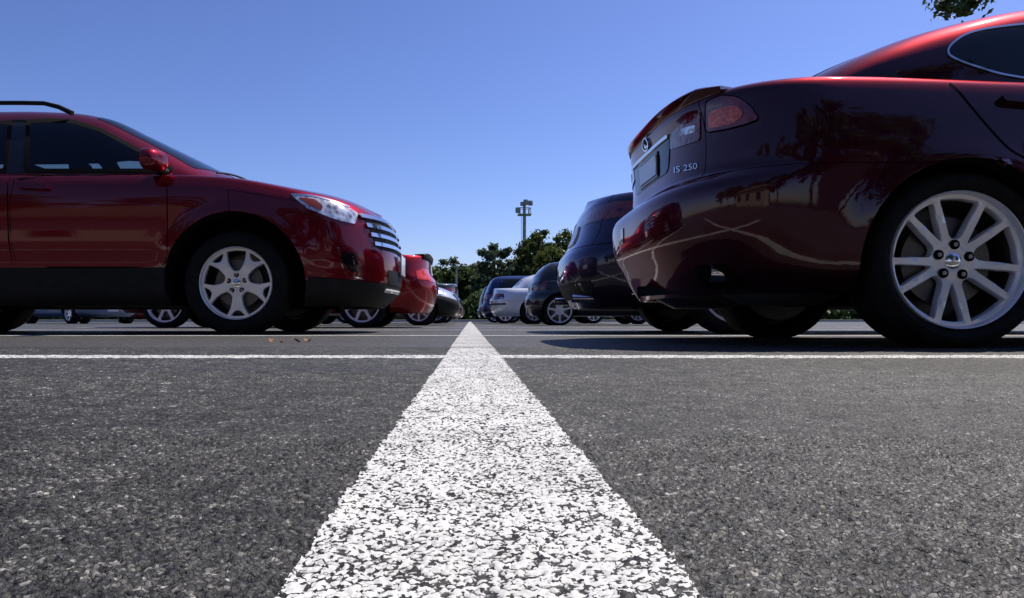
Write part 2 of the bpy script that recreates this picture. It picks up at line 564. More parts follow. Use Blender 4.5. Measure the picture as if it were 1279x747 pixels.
def strip(name, line, width, ray, surf, mat, parent, off=0.001, step=0.03, mirror=False, thick=0.004):
    """a narrow band along a polyline"""
    L = [Vector(p) for p in line]
    a = []; b = []
    for i, p in enumerate(L):
        d = (L[min(i + 1, len(L) - 1)] - L[max(i - 1, 0)]).normalized()
        n = Vector((-d.y, d.x)) * (width / 2)
        a.append(tuple(p + n)); b.append(tuple(p - n))
    return patch(name, a + b[::-1], ray, surf, mat, parent, off, thick, step, 0, mirror)
def smooth_line(pts, n=24):
    """Catmull-Rom"""
    P = [Vector(p) for p in pts]
    P = [P[0] * 2 - P[1]] + P + [P[-1] * 2 - P[-2]]
    out = []
    k = len(P) - 3
    for i in range(k):
        for j in range(n // k):
            t = j / (n // k)
            a, b, c, d = P[i:i + 4]
            out.append(tuple(0.5 * ((2 * b) + (c - a) * t + (2 * a - 5 * b + 4 * c - d) * t * t + (3 * b - a - 3 * c + d) * t ** 3)))
    out.append(tuple(P[-2]))
    return out

# ------------------------------------------------------------------ wheels
def arc(r, a0, a1, n): return [(r * math.cos(R_(a0 + (a1 - a0) * i / n)), r * math.sin(R_(a0 + (a1 - a0) * i / n))) for i in range(n + 1)]
def rot2(p, a):
    c, s = math.cos(R_(a)), math.sin(R_(a))
    return (p[0] * c - p[1] * s, p[0] * s + p[1] * c)
def wheel_holes(style, R):
    H = []
    if style == 'fork5':             # five broad spokes, each forked at the rim round a small window
        ed = [(R * .32, R * .12), (R * .50, R * .128), (R * .63, R * .155), (R * .75, R * .222), (R * .875, R * .292)]
        for k in range(5):
            c = 270 + 72 * k
            up = [rot2(p, -36) for p in ed]
            ao = math.degrees(math.atan2(up[-1][1], up[-1][0]))
            big = up + arc(R * .91, ao, -ao, 7)[1:-1] + [(p[0], -p[1]) for p in reversed(up)]
            H.append(chaikin([rot2(p, c + 36) for p in big], 1))
            sm = [rot2(p, c) for p in [(R * .735, R * .06), (R * .735, -R * .06), (R * .86, -R * .195)] + arc(R * .905, -12, 12, 4) + [(R * .86, R * .195)]]
            H.append(chaikin(sm, 1))
    elif style == 'pair5':           # five pairs of slim spokes
        hw = R * .050
        def lat(a, side): return (R * .075 + (a - R * .3) / (R * .6) * (R * .145)) + side * hw
        for k in range(5):
            c = 194 + 72 * k
            a1 = R * .885
            n_ = [(R * .33, R * .012), (R * .62, lat(R * .62, -1)), (R * .87, lat(R * .87, -1) + R * .01)] + arc(R * .905, 9.5, -9.5, 3) + [(R * .87, -lat(R * .87, -1) - R * .01), (R * .62, -lat(R * .62, -1)), (R * .33, -R * .012)]
            H.append([rot2(p, c) for p in chaikin(n_, 1)])
            # wide hole between this pair and the next
            up = [(R * x, lat(R * x, 1)) for x in (.30, .50, .74, .88)]
            up = [rot2(p, -36) for p in up]
            w_ = up + arc(R * .905, math.degrees(math.atan2(up[-1][1], up[-1][0])), -math.degrees(math.atan2(up[-1][1], up[-1][0])), 8)[1:-1] + [(p[0], -p[1]) for p in reversed(up)]
            H.append([rot2(p, c + 36) for p in chaikin(w_, 1)])
    else:
        n = int(style)
        for k in range(n):
            c = 90 + 360 / n * k
            ha = 180 / n
            hw = R * (.42 / n + .02)
            up = []
            for x in (.36, .6, .86):
                q = rot2((R * x, hw), -ha)
                up.append(q)
            a_out = math.degrees(math.atan2(up[-1][1], up[-1][0]))
            w_ = up + arc(R * .89, a_out * .9, -a_out * .9, 6)[0:] + [(p[0], -p[1]) for p in reversed(up)]
            H.append(chaikin([rot2(p, c) for p in w_], 1))
    return H
WHEELS = {}
def wheel_meshes(style, Rt, Rr, width, hero, alloy):
    key = (style, Rt, Rr, width, hero, alloy)
    if key in WHEELS: return WHEELS[key]
    hwid = width / 2
    # rim face, outer side towards -y; local plane (x, z)
    nseg = 96 if hero else 40
    R0 = Rr * .955
    outer = arc(R0, 0, 360, nseg)[:-1]
    holes = [densify(h, 0.012 if hero else 0.05) for h in wheel_holes(style, Rr)]
    V, T = tri_region(outer, holes, 0.014 if hero else 0.05)
    def prof(r):                     # depth of the face below the rim lip
        t = min(1.0, r / R0)
        if style == 'pair5': return 0.016 + 0.030 * (1 - t) ** 1.5 - 0.006 * (1 if t < .25 else 0)
        if style == 'fork5': return 0.022 - 0.010 * math.exp(-((t - .5) / .35) ** 2)
        return 0.02 + 0.012 * (1 - t)
    bm = bmesh.new()
    y0 = -hwid + 0.012
    fv = [bm.verts.new((p[0], y0 + prof(math.hypot(*p)), p[1])) for p in V]
    for t in T:
        try: bm.faces.new([fv[t[0]], fv[t[1]], fv[t[2]]])
        except ValueError: pass
    bm.normal_update()
    if sum(f.normal.y for f in bm.faces) > 0: bmesh.ops.reverse_faces(bm, faces=bm.faces[:])
    bd = [e for e in bm.edges if len(e.link_faces) == 1]
    inner_e = [e for e in bd if min(v.co.x ** 2 + v.co.z ** 2 for v in e.verts) < (R0 * .985) ** 2]
    if hero:
        # rounded spoke edges: step the hole walls back in two moves
        ex = bmesh.ops.extrude_edge_only(bm, edges=inner_e)
        nv = [g for g in ex['geom'] if isinstance(g, bmesh.types.BMVert)]
        cen = {}
        for v in nv: v.co.y += 0.004
        for h in holes:
            cx = sum(p[0] for p in h) / len(h); cz = sum(p[1] for p in h) / len(h)
            hp = [(p[0], p[1]) for p in h]
            hs = {(round(p[0], 5), round(p[1], 5)) for p in hp}
            for v in nv:
                if (round(v.co.x, 5), round(v.co.z, 5)) in hs:
                    d = Vector((cx - v.co.x, 0, cz - v.co.z)); d.normalize(); v.co += d * 0.0035
        inner_e = [g for g in ex['geom'] if isinstance(g, bmesh.types.BMEdge)]
    ex = bmesh.ops.extrude_edge_only(bm, edges=inner_e)
    for g in ex['geom']:
        if isinstance(g, bmesh.types.BMVert): g.co.y += 0.030
    bm_rim = bm
    # lip and barrel (lathe)
    def lathe(bm, prof_, seg):
        rings = [[bm.verts.new((r * math.cos(2 * PI * k / seg), y, r * math.sin(2 * PI * k / seg))) for k in range(seg)] for (r, y) in prof_]
        for i in range(len(rings) - 1):
            for k in range(seg):
                bm.faces.new((rings[i][k], rings[i][(k + 1) % seg], rings[i + 1][(k + 1) % seg], rings[i + 1][k]))
        return rings
    lathe(bm_rim, [(R0 * .995, y0 + prof(R0) + .004), (R0 * 1.0, y0 + prof(R0) - .004), (Rr * .975, y0 - .008), (Rr * .99, y0 - .011), (Rr * 1.0, y0 - .008), (Rr * 1.0, y0 + .02)], nseg)
    bmr = bmesh.new()
    # tyre
    Rb = Rr * .985
    prof_t = [(Rb, -hwid + .022), (Rr + .006, -hwid + .006), (Rr + .014, -hwid - .002), (Rr + (Rt - Rr) * .35, -hwid - .010), (Rr + (Rt - Rr) * .40, -hwid - .0125), (Rr + (Rt - Rr) * .44, -hwid - .0115), (Rr + (Rt - Rr) * .60, -hwid - .009),
              (Rr + (Rt - Rr) * .80, -hwid - .0), (Rt - .012, -hwid + .010), (Rt - .003, -hwid + .026), (Rt, -hwid + .05)]
    tread = []
    for gx in (-.045, 0.0, .045):
        tread += [(Rt, gx - .006), (Rt - .009, gx - .004), (Rt - .009, gx + .004), (Rt, gx + .006)]
    prof_t = prof_t + (tread if hero else []) + [(r, -y) for r, y in reversed(prof_t)]
    lathe(bmr, prof_t, 96 if hero else 32)
    # shoulder tread blocks: nick every few degrees
    bm_fix(bmr)
    # hub, barrel, disc (the 'wheel' mesh)
    bmh = bmesh.new()
    seg = 64 if hero else 24
    lathe(bmh, [(R0 * .97, y0 + .03), (R0 * .90, y0 + .07), (R0 * .90, hwid - .02), (0.02, hwid - .015)], seg)
    rd = Rr * .66
    lathe(bmh, [(0.01, y0 + .055), (Rr * .30, y0 + .055), (Rr * .31, y0 + .075), (rd, y0 + .078), (rd, y0 + .10), (0.02, y0 + .10)], seg)
    bm_fix(bmh)
    # centre cap and lug nuts
    bmc = bmesh.new()
    lathe(bmc, [(0.001, y0 + prof(0) - .012), (Rr * .085, y0 + prof(0) - .011), (Rr * .12, y0 + prof(0) - .006), (Rr * .125, y0 + prof(0) + .008)], seg)
    bm_fix(bmc)
    nuts = []
    if hero:
        for k in range(5):
            a = R_((194 if style == 'pair5' else 270) + 36 + 72 * k)
            r = Rr * .235
            c = Vector((r * math.cos(a), y0 + prof(r), r * math.sin(a)))
            bml = bmesh.new()
            bm_tube(bml, [c + Vector((0, -.001, 0)), c + Vector((0, .004, 0))], .018, 16)
            bm_tube(bml, [c + Vector((0, -.007, 0)), c + Vector((0, .002, 0))], .0085, 6)
            for f in bml.faces: f.material_index = 1 if (f.calc_center_median() - c).length < .0125 and len(f.verts) < 10 and max((v.co - c).length for v in f.verts) < .0125 else 0
            bm_fix(bml); nuts.append(bml)
    res = {}
    def fin(nm, b_, mat, sharp=40):
        me = bpy.data.meshes.new(nm); b_.to_mesh(me); b_.free(); me.materials.append(mat)
        me.polygons.foreach_set('use_smooth', [True] * len(me.polygons)); me.set_sharp_from_angle(angle=R_(sharp))
        res[nm] = me
    bm_fix_keep = None
    fin('rim', bm_rim, alloy, 50)
    fin('tyre', bmr, M['rubber'], 50)
    fin('wheel', bmh, M['disc'])
    fin('centre_cap', bmc, M['chrome'] if hero else alloy)
    res['nuts'] = []
    for b_ in nuts:
        fin('lug_nut', b_, M['dark_hole'])
        res['lug_nut'].materials.append(M['steel'])
        res['nuts'].append(res.pop('lug_nut'))
    WHEELS[key] = res
    return res
def add_wheel(parent, loc, left, ms):
    w = bpy.data.objects.new('wheel', ms['wheel']); link(w, parent)
    w.location = loc
    w.rotation_euler = (0, random.uniform(-.03, .03) if not left else 0.4, PI if left else 0)
    for k in ('tyre', 'rim', 'centre_cap'): link(bpy.data.objects.new(k, ms[k]), w)
    for m_ in ms['nuts']: link(bpy.data.objects.new('lug_nut', m_), w)
    return w

# ------------------------------------------------------------------ car bodies
def build_car(name, S, loc, rz, mat, label, cat='car', group=None, hero=False):
    root = empty(name, loc, rz)
    tag(root, label, cat, group)
    L, W = S['L'], S['W']; hx = L / 2
    zb0 = S['zb']; zs = Cv(S['zs']); crown = Cv(S['crown'])
    zbf = Cv(S.get('zbx', [(-hx, zb0), (hx, zb0)]))
    rear_ref = zs(-hx); front_ref = zs(hx); side_ref = zs(0)
    def cvz(pts, ref): return Cv([((z - zb0) / (ref - zb0), v) for z, v in pts])
    rin, fin_, sin_ = cvz(S['rear'], rear_ref), cvz(S['front'], front_ref), cvz(S['side'], side_ref)
    plan = Cv(S.get('plan', [(-hx, .03), (-hx + 1.0, 0), (hx - 1.1, 0), (hx, .05)]))
    Lr, pr, qr = S.get('rq', (.55, 2.0, 3.2)); Lf, pf, qf = S.get('fq', (.65, 2.0, 2.9))
    xw = S['wx']; Ra = S['Ra']; zw = S['zw']; fl = S.get('flare', .018)
    def flare(x, z):
        f = 0
        for a in xw:
            d = math.hypot(x - a, z - zw)
            f += fl * math.exp(-((d - Ra) / .055) ** 2)
        return f
    def wv(x, v): return W - sin_(v) - plan(x)
    def ysurf(x, z):
        v = min(1, max(0, (z - zbf(x)) / (zs(x) - zbf(x))))
        xr_ = -hx + rin(v) + Lr; xf_ = hx - fin_(v) - Lf
        y = wv(min(max(x, xr_), xf_), v)
        if x < xr_: y *= max(0, 1 - ((xr_ - x) / Lr) ** pr) ** (1 / qr)
        elif x > xf_: y *= max(0, 1 - ((x - xf_) / Lf) ** pf) ** (1 / qf)
        return y + flare(x, z) * min(1, max(0, (y - .5 * W) / (.3 * W)))
    nq, ns = (26, 120) if hero else (13, 56)
    nr = 34 if hero else 17
    cols = [('r', (i / nq) ** 1.5 * PI / 2) for i in range(nq)] + [('s', i / ns) for i in range(ns + 1)] + [('f', (1 - ((i + 1) / nq)) ** 1.5 * PI / 2) for i in range(nq)]
    rows = [1 - (1 - j / nr) ** 1.25 for j in range(nr + 1)]
    def P(c, v):
        xr_ = -hx + rin(v) + Lr; xf_ = hx - fin_(v) - Lf
        if c[0] == 's':
            x = xr_ + (xf_ - xr_) * c[1]; y = wv(x, v)
        elif c[0] == 'r':
            x = xr_ - Lr * math.cos(c[1]) ** (2 / pr); y = wv(xr_, v) * math.sin(c[1]) ** (2 / qr)
        else:
            x = xf_ + Lf * math.cos(c[1]) ** (2 / pf); y = wv(xf_, v) * math.sin(c[1]) ** (2 / qf)
        z = zbf(x) + (zs(x) - zbf(x)) * v
        return x, y + (flare(x, z) * min(1, max(0, (y - .5 * W) / (.3 * W)))), z
    nc = len(cols)
    verts = []; faces = []; tags = []
    G = [[P(c, v) for v in rows] for c in cols]
    # wheel arches: drop what is inside, pull the straddling ring onto the circle
    def inside(p): return any((p[0] - a) ** 2 + (p[2] - zw) ** 2 < Ra * Ra for a in xw)
    ins = [[inside(p) for p in g] for g in G]
    dead = set()
    for i in range(nc - 1):
        for j in range(nr):
            q = [ins[i][j], ins[i][j + 1], ins[i + 1][j + 1], ins[i + 1][j]]
            if all(q): dead.add((i, j))
    for i in range(nc):
        for j in range(nr + 1):
            if ins[i][j]:
                x, y, z = G[i][j]
                a = min(xw, key=lambda q: abs(q - x))
                d = math.hypot(x - a, z - zw)
                if d < 1e-4: continue
                x2 = a + (x - a) * Ra / d; z2 = zw + (z - zw) * Ra / d
                z2 = max(z2, zbf(x2))
                G[i][j] = (x2, ysurf(x2, z2), z2)
    nd = 10 if hero else 5           # deck rows from edge to middle
    key = {}
    def addv(p):
        k = (round(p[0], 5), round(p[1], 5), round(p[2], 5))
        if k not in key: key[k] = len(verts); verts.append(Vector(p))
        return key[k]
    def addf(ps, t):
        ids = []
        for p in ps:
            i = addv(p)
            if i not in ids: ids.append(i)
        if len(ids) >= 3: faces.append(ids); tags.append(t)
    vb_r = (S['bump_r'] - zb0) / (rear_ref - zb0); vb_f = (S['bump_f'] - zb0) / (front_ref - zb0)
    vb_s = S.get('clad', 0)
    def nearest_row(v): return min(range(nr + 1), key=lambda j: abs(rows[j] - v))
    jr, jf = nearest_row(vb_r), nearest_row(vb_f)
    ilid = min(range(nq + 1), key=lambda i: abs(G[i][nr // 2][1] - S['lid_y']))
    deck = []
    for i in range(nc):
        x, y, z = G[i][nr]
        deck.append([(x, y * (1 - t), z + crown(x) * (1 - (1 - t) ** 2)) for t in [k / nd for k in range(nd + 1)]])
    for sgn in (1, -1):
        mm = lambda p: (p[0], p[1] * sgn if abs(p[1]) > 1e-6 else 0.0, p[2])
        def quad(a, b, c, d, t):
            q = [mm(a), mm(b), mm(c), mm(d)]
            addf(q if sgn > 0 else q[::-1], t)
        for i in range(nc - 1):
            xm = (G[i][nr // 2][0] + G[i + 1][nr // 2][0]) / 2
            for j in range(nr):
                if (i, j) in dead: continue
                zm = G[i][j][2] * .5 + G[i][j + 1][2] * .5
                if j < jr and xm < xw[0] : t = 'rear_bumper'
                elif j < jf and xm > xw[1]: t = 'front_bumper'
                elif i < ilid and j >= jr: t = S.get('lid', 'trunk_lid')
                else: t = 'body'
                if vb_s:
                    vz = vb_s(xm)
                    jz = nearest_row((vz - zbf(xm)) / (zs(xm) - zbf(xm)))
                    if j < jz: t = 'lower_cladding'
                quad(G[i][j], G[i][j + 1], G[i + 1][j + 1], G[i + 1][j], t)
            for k in range(nd):
                x0 = deck[i][k][0]
                if x0 > S['cowl'] and (k >= 1 ): t = 'hood'
                elif x0 < S['lid_x'] and (i < ilid or k >= 2): t = S.get('lid', 'trunk_lid')
                else: t = 'body'
                quad(deck[i][k], deck[i][k + 1], deck[i + 1][k + 1], deck[i + 1][k], t)
    tmp = bpy.data.meshes.new('tmp'); tmp.from_pydata([tuple(v) for v in verts], [], faces); tmp.update()
    vn = [v.normal.copy() for v in tmp.vertices]
    bpy.data.meshes.remove(tmp)
    # split into panels, each edge turned inwards so that the gaps read as gaps
    pmats = {'lower_cladding': M['plastic']}
    pmats.update(S.get('pmats', {}))
    edges_all = {}
    for fi, f in enumerate(faces):
        for a, b in zip(f, f[1:] + f[:1]): edges_all.setdefault((min(a, b), max(a, b)), []).append(fi)
    parts = {}
    for t in sorted(set(tags)):
        fl_ = [fi for fi in range(len(faces)) if tags[fi] == t]
        own = set(fl_)
        acc = {}
        for fi in fl_:
            c = sum((verts[i] for i in faces[fi]), Vector()) / len(faces[fi])
            for i in faces[fi]: acc.setdefault(i, []).append(c)
        bnd = []; shared = set()
        for fi in fl_:
            f = faces[fi]
            for a, b in zip(f, f[1:] + f[:1]):
                fs = edges_all[(min(a, b), max(a, b))]
                if sum(1 for q in fs if q in own) == 1:
                    bnd.append((a, b))
                    if len(fs) > 1: shared.update((a, b))
        idx = {}; pv = []; pn = []
        for i in acc:
            idx[i] = len(pv)
            p = verts[i].copy()
            if i in shared:
                d = sum(acc[i], Vector()) / len(acc[i]) - p
                d -= vn[i] * d.dot(vn[i])
                if d.length > 1e-6: p += d.normalized() * (0.0022 if hero else 0.004)
            pv.append(p); pn.append(vn[i])
        pf_ = [[idx[i] for i in faces[fi]] for fi in fl_]
        n_s = len(pf_)
        m2 = {}
        for a, b in bnd:
            for i in (a, b):
                if i not in m2:
                    m2[i] = (len(pv), len(pv) + 1)
                    pv.append(pv[idx[i]].copy()); pv.append(pv[idx[i]] - vn[i] * 0.014)
            pf_.append([m2[b][0], m2[a][0], m2[a][1], m2[b][1]])
        o = mesh(t, pv, pf_, pmats.get(t, mat), root)
        me = o.data
        if len(me.polygons) == len(pf_):
            ln = []
            for k, p in enumerate(me.polygons):
                for vi in p.vertices:
                    ln.append(tuple(pn[vi]) if k < n_s else tuple(p.normal))
            me.normals_split_custom_set(ln)
        parts[t] = o
    # floor of the car, open at the wheels
    uv = []; uf = []
    nx, ny = 40, 16
    for i in range(nx + 1):
        x = -hx + .12 + (L - .24) * i / nx
        for j in range(ny + 1):
            yy = (ysurf(x, zbf(x) + .02) - .01) * (j / ny * 2 - 1)
            uv.append((x, yy, zbf(x) + .012 + (.05 * math.cos(PI * (j / ny - .5)) ** .5 if 0 < j < ny else 0)))
    for i in range(nx):
        for j in range(ny):
            q = [i * (ny + 1) + j, i * (ny + 1) + j + 1, (i + 1) * (ny + 1) + j + 1, (i + 1) * (ny + 1) + j]
            cx = sum(uv[k][0] for k in q) / 4; cy = sum(uv[k][1] for k in q) / 4
            if any(abs(cx - a) < Ra + .02 for a in xw) and abs(cy) > W - .40: continue
            uf.append(q)
    mesh('underbody', uv, uf, M['under'], root, smooth=False)
    for a in xw:
        for sg in (1, -1):
            wvv = []; wf = []
            n = 40 if hero else 16
            s0 = math.asin(max(-1, min(1, (zb0 - zw) / Ra)))
            for k in range(n + 1):
                an = s0 + (PI - 2 * s0) * k / n
                x = a + Ra * math.cos(an); z = zw + Ra * math.sin(an)
                y = ysurf(x, z)
                wvv += [(x, sg * (y - .004), z), (x, sg * (y - .03), z - 0.0), (x, sg * (W - .42), z)]
            c0 = len(wvv); wvv.append((a, sg * (W - .42), zb0))
            for k in range(n):
                b0 = 3 * k
                wf += [[b0, b0 + 3, b0 + 4, b0 + 1], [b0 + 1, b0 + 4, b0 + 5, b0 + 2], [b0 + 2, b0 + 5, c0]]
            mesh('wheel_well', wvv, wf, M['under'], root, smooth=False)
    # cabin
    zt = Cv(S['roof']); x0, x1 = S['roof'][0][0], S['roof'][-1][0]
    wb = Cv(S['wb']); tum = S.get('tumble', .36); bow = Cv(S['bow'])
    n_, m_ = S.get('sect', (7, 3))
    nx = S.get('cab_nx', 90) if hero else 36
    sec = []
    ks = S.get('cab_ks', 22) if hero else 9
    for k in range(ks): 
        cz = .90 * k / ks
        sec.append(((1 - cz ** m_) ** (1 / n_), cz))
    y_ = (1 - .90 ** m_) ** (1 / n_)
    kt = 22 if hero else 10
    for k in range(kt + 1):
        cy = y_ * (1 - k / kt) if k else y_
        cy = y_ * (1 - (k / kt) ** 1.3)
        sec.append((cy, (1 - cy ** n_) ** (1 / m_)))
    def gp(x, s):
        zb_ = zs(x) - .03 + crown(x) * .0
        H = max(.012, zt(x) - zb_)
        y = (wb(x) - tum * H * s[1]) * s[0]
        return (x - bow(x) * (y / wb(x)) ** 2, y, zb_ + H * s[1])
    gv = []; gf = []; key.clear()
    verts2 = gv
    def addg(p):
        k = (round(p[0], 5), round(p[1], 5), round(p[2], 5))
        if k not in key: key[k] = len(gv); gv.append(Vector(p))
        return key[k]
    GX = [x0 + (x1 - x0) * i / nx for i in range(nx + 1)]
    GG = [[gp(x, s) for s in sec] for x in GX]
    for sgn in (1, -1):
        for i in range(nx):
            for k in range(len(sec) - 1):
                q = [GG[i][k], GG[i][k + 1], GG[i + 1][k + 1], GG[i + 1][k]]
                ids = []
                for p in (q if sgn > 0 else q[::-1]):
                    i2 = addg((p[0], p[1] * sgn, p[2]))
                    if i2 not in ids: ids.append(i2)
                if len(ids) > 2: gf.append(ids)
    roof = mesh('roof', gv, gf, mat, root)
    gn = [v.normal.copy() for v in roof.data.vertices]
    sb = Surf(verts, faces, vn)
    sg_ = Surf(gv, gf, gn)
    allv = verts + gv
    sall = Surf(allv, faces + [[i + len(verts) for i in f] for f in gf], vn + gn)
    info = dict(root=root, body=sb, cabin=sg_, all=sall, zs=zs, zt=zt, ysurf=ysurf, P=P, cols=cols, G=G, parts=parts, hx=hx, W=W, S=S, crown=crown, wb=wb, gp=gp)
    # wheels
    st, Rt, Rr, wd, al = S['wheel']
    ms = wheel_meshes(st, Rt, Rr, wd, hero, M[al])
    for a in xw:
        for left in (False, True):
            y = (W - S.get('wheel_in', .03) - wd / 2) * (1 if left else -1)
            add_wheel(root, (a, y, Rt - .008), left, ms)
    # glass fore and aft
    stp = .05 if hero else .12
    def across(xa, xb, ya, yb):
        return [(xa, -ya), (xa, ya), (xb, yb), (xb, -yb)]
    gxa, gxb = S['screen']            # top and bottom x of windscreen (middle line)
    def topring(name_, xa, xb, fa, fb):
        # corners follow the bowed surface
        pts = []
        def edge(x, f, rev):
            w_ = (wb(x) - tum * (zt(x) - zs(x)) * .95) * f
            r = [(x - bow(x) * ((w_ * t) / wb(x)) ** 2, w_ * t) for t in [-1 + 2 * k / 12 for k in range(13)]]
            return r[::-1] if rev else r
        pts = edge(xa, fa, False) + edge(xb, fb, True)
        return patch(name_, pts, ray_top, sg_, M['glass'], root, .003, .006, stp, 1)
    topring('windscreen', gxa, gxb, S.get('scr', .80), .88)
    ra, rb = S['backlight']
    topring('rear_window', ra, rb, S.get('bl', .60), .66)
    return info

def finish_generic(I, front_plate=True, rear_plate=True, hero=False, side=True, lights=True):
    """the parts every car here has: side glass, lamps, plates, mirrors, handles, seams"""
    S = I['S']; root = I['root']; hx = I['hx']; zs, zt = I['zs'], I['zt']
    stp = .05 if hero else .10
    if side:
        for (a, b) in S['windows']:
            n = 8
            bot = [(a + (b - a) * k / n, zs(a + (b - a) * k / n) + .035) for k in range(n + 1)]
            top = []
            for k in range(n + 1):
                x = a + (b - a) * k / n
                H = zt(x) - zs(x)
                top.append((x, max(zs(x) + .05, zs(x) + H * .86 - .03)))
            patch('side_window', bot + top[::-1], ray_side(1), I['cabin'], M['glass'], root, .003, .006, stp, 1, mirror=True)
        for x in S['seams']:
            zl = .30
            strip('door_seam', [(x, zl), (x, zs(x) - .01)], .008 if hero else .012, ray_side(1), I['body'], M['dark_hole'], root, .0012, .06, mirror=True)
        for x in S['handles']:
            z = zs(x) - .10
            patch('door_handle', [(x - .09, z - .016), (x + .09, z - .012), (x + .09, z + .016), (x - .09, z + .012)], ray_side(1), I['body'], S.get('hmat', M['gloss_black']), root, .026, .01, .05, 2, mirror=True)
    if lights:
        for (poly, m, nm, ray) in S['lamps']:
            patch(nm, poly, ray, I['body'], M[m], root, .004, .008, .05 if hero else .09, 2, mirror=True)
    def plate(ray, z, nm, w=.155, h=.075):
        patch(nm, [(-w, z - h), (w, z - h), (w, z + h), (-w, z + h)], ray, I['body'], M['plate'], root, .012, .004, .1, 0)
    if rear_plate: plate(ray_rear, S['plate_r'], 'rear_licence_plate')
    if front_plate: plate(ray_front, S['plate_f'], 'front_licence_plate')
    zg = S['grille']
    patch('grille', [(-zg[2], zg[0]), (zg[2], zg[0]), (zg[2] * 1.1, zg[1]), (-zg[2] * 1.1, zg[1])], ray_front, I['body'], M['plastic'], root, .004, .006, .08, 2)
    for sg in (1, -1):
        mirror_shell(I, sg)
def mirror_shell(I, sg, x=None, mat=None, sc=1.0):
    S = I['S']; root = I['root']
    x = S['mirror'] if x is None else x
    z = I['zs'](x) + .075
    y = I['wb'](x) + .10
    bm = bmesh.new()
    bmesh.ops.create_uvsphere(bm, u_segments=20, v_segments=12, radius=1)
    for v in bm.verts:
        c = v.co
        c.x = math.copysign(abs(c.x) ** .8, c.x) * .075 * sc
        c.y = math.copysign(abs(c.y) ** .7, c.y) * .115 * sc
        c.z = math.copysign(abs(c.z) ** .75, c.z) * .075 * sc
        c.x -= .02 * (c.y / .115) if sg > 0 else -.02 * (c.y / .115)
        if c.x < -.045 * sc: c.x = -.045 * sc
        c += Vector((x, sg * y, z))
    o = obj_bm('wing_mirror', bm, mat or root.children[0].data.materials[0], root, True, 60)
    for ch in root.children:
        if ch.name.startswith('body'): o.data.materials[0] = mat or ch.data.materials[0]
    bm = bmesh.new()
    bm_tube(bm, [(x + .03, sg * (y - .16), z - .055), (x + .01, sg * (y - .05), z - .045)], [.03, .022], 10)
    obj_bm('mirror_arm', bm, M['plastic'], o)
    bm = bmesh.new()
    bm_box(bm, (x - .0465 * sc, sg * y, z), (.003, .17 * sc, .10 * sc))
    obj_bm('mirror_glass', bm, M['mirror_glass'], o)
    return o

# ------------------------------------------------------------------ specs
def sedan(L=4.58, W=.90, H=1.42, deck=.985, wheel=('5', .315, .225, .22, 'alloy'), rear=None, wx=None, **kw):
    hx = L / 2
    wxx = wx or (-hx + 1.074, hx - .776)
    S = dict(L=L, W=W, zb=.20, cowl=hx - .98, lid='trunk_lid', lid_x=-hx + .62, lid_y=.62, bump_r=.66, bump_f=.52,
             zs=[(-hx, deck), (-hx + .2, deck + .005), (-hx + .5, deck + .007), (-hx + 1.35, deck - .02), (.2, .925), (hx - 1.25, .885), (hx - .75, .80), (hx - .30, .70), (hx, .60)],
             crown=[(-hx, .02), (-hx + .15, .035), (-hx + .8, .045), (hx - 1.2, .085), (hx - .4, .075), (hx, .03)],
             side=[(.20, .115), (.27, .055), (.38, .028), (.52, .012), (.66, .006), (.78, .022), (.88, .05), (.925, .075), (.95, .12)],
             rear=rear or [(.20, .13), (.28, .075), (.40, .025), (.52, .0), (.60, .008), (.655, .035), (.70, .085), (.80, .105), (.90, .105), (.96, .095), (deck, .115)],
             front=[(.20, .12), (.30, .03), (.42, .0), (.50, .01), (.56, .05), (.60, .11)],
             wx=wxx, Ra=.362, zw=.31, wheel=wheel,
             roof=[(-hx + .55, deck + .03), (-hx + .63, deck + .095), (-hx + .84, H - .215), (-hx + 1.10, H - .13), (-hx + 1.46, H - .055), (-.4, H - .01), (0, H), (.3, H - .01), (.65, H - .08), (1.05, H - .25), (hx - .92, .955)],
             wb=[(-hx + .55, .66), (-hx + .9, .73), (-hx + 1.5, .785), (0, .80), (.8, .79), (hx - .92, .74)],
             bow=[(-hx + .55, -.16), (-hx + 1.3, -.07), (-.2, 0), (.4, .04), (hx - .92, .22)],
             tumble=.42, screen=(.48, hx - 1.05), backlight=(-hx + 1.28, -hx + .62),
             windows=[(-hx + 1.22, .02), (.08, hx - 1.35)], seams=[-hx + 1.45, .05, hx - 1.15], handles=[-.20, -hx + 1.58 if False else -1.02], mirror=hx - 1.52,
             plate_r=.80, plate_f=.42, grille=(.48, .60, .30),
             lamps=[([(-hx + .17, .74), (-hx + .42, .80), (-hx + .47, .88), (-hx + .30, .91), (-hx + .13, .90)], 'lens_red', 'taillight', ray_side(1)),
                    ([(hx - .62, .66), (hx - .30, .56), (hx - .28, .64), (hx - .62, .72)], 'lens_clear', 'headlight', ray_side(1))])
    S.update(kw)
    return S
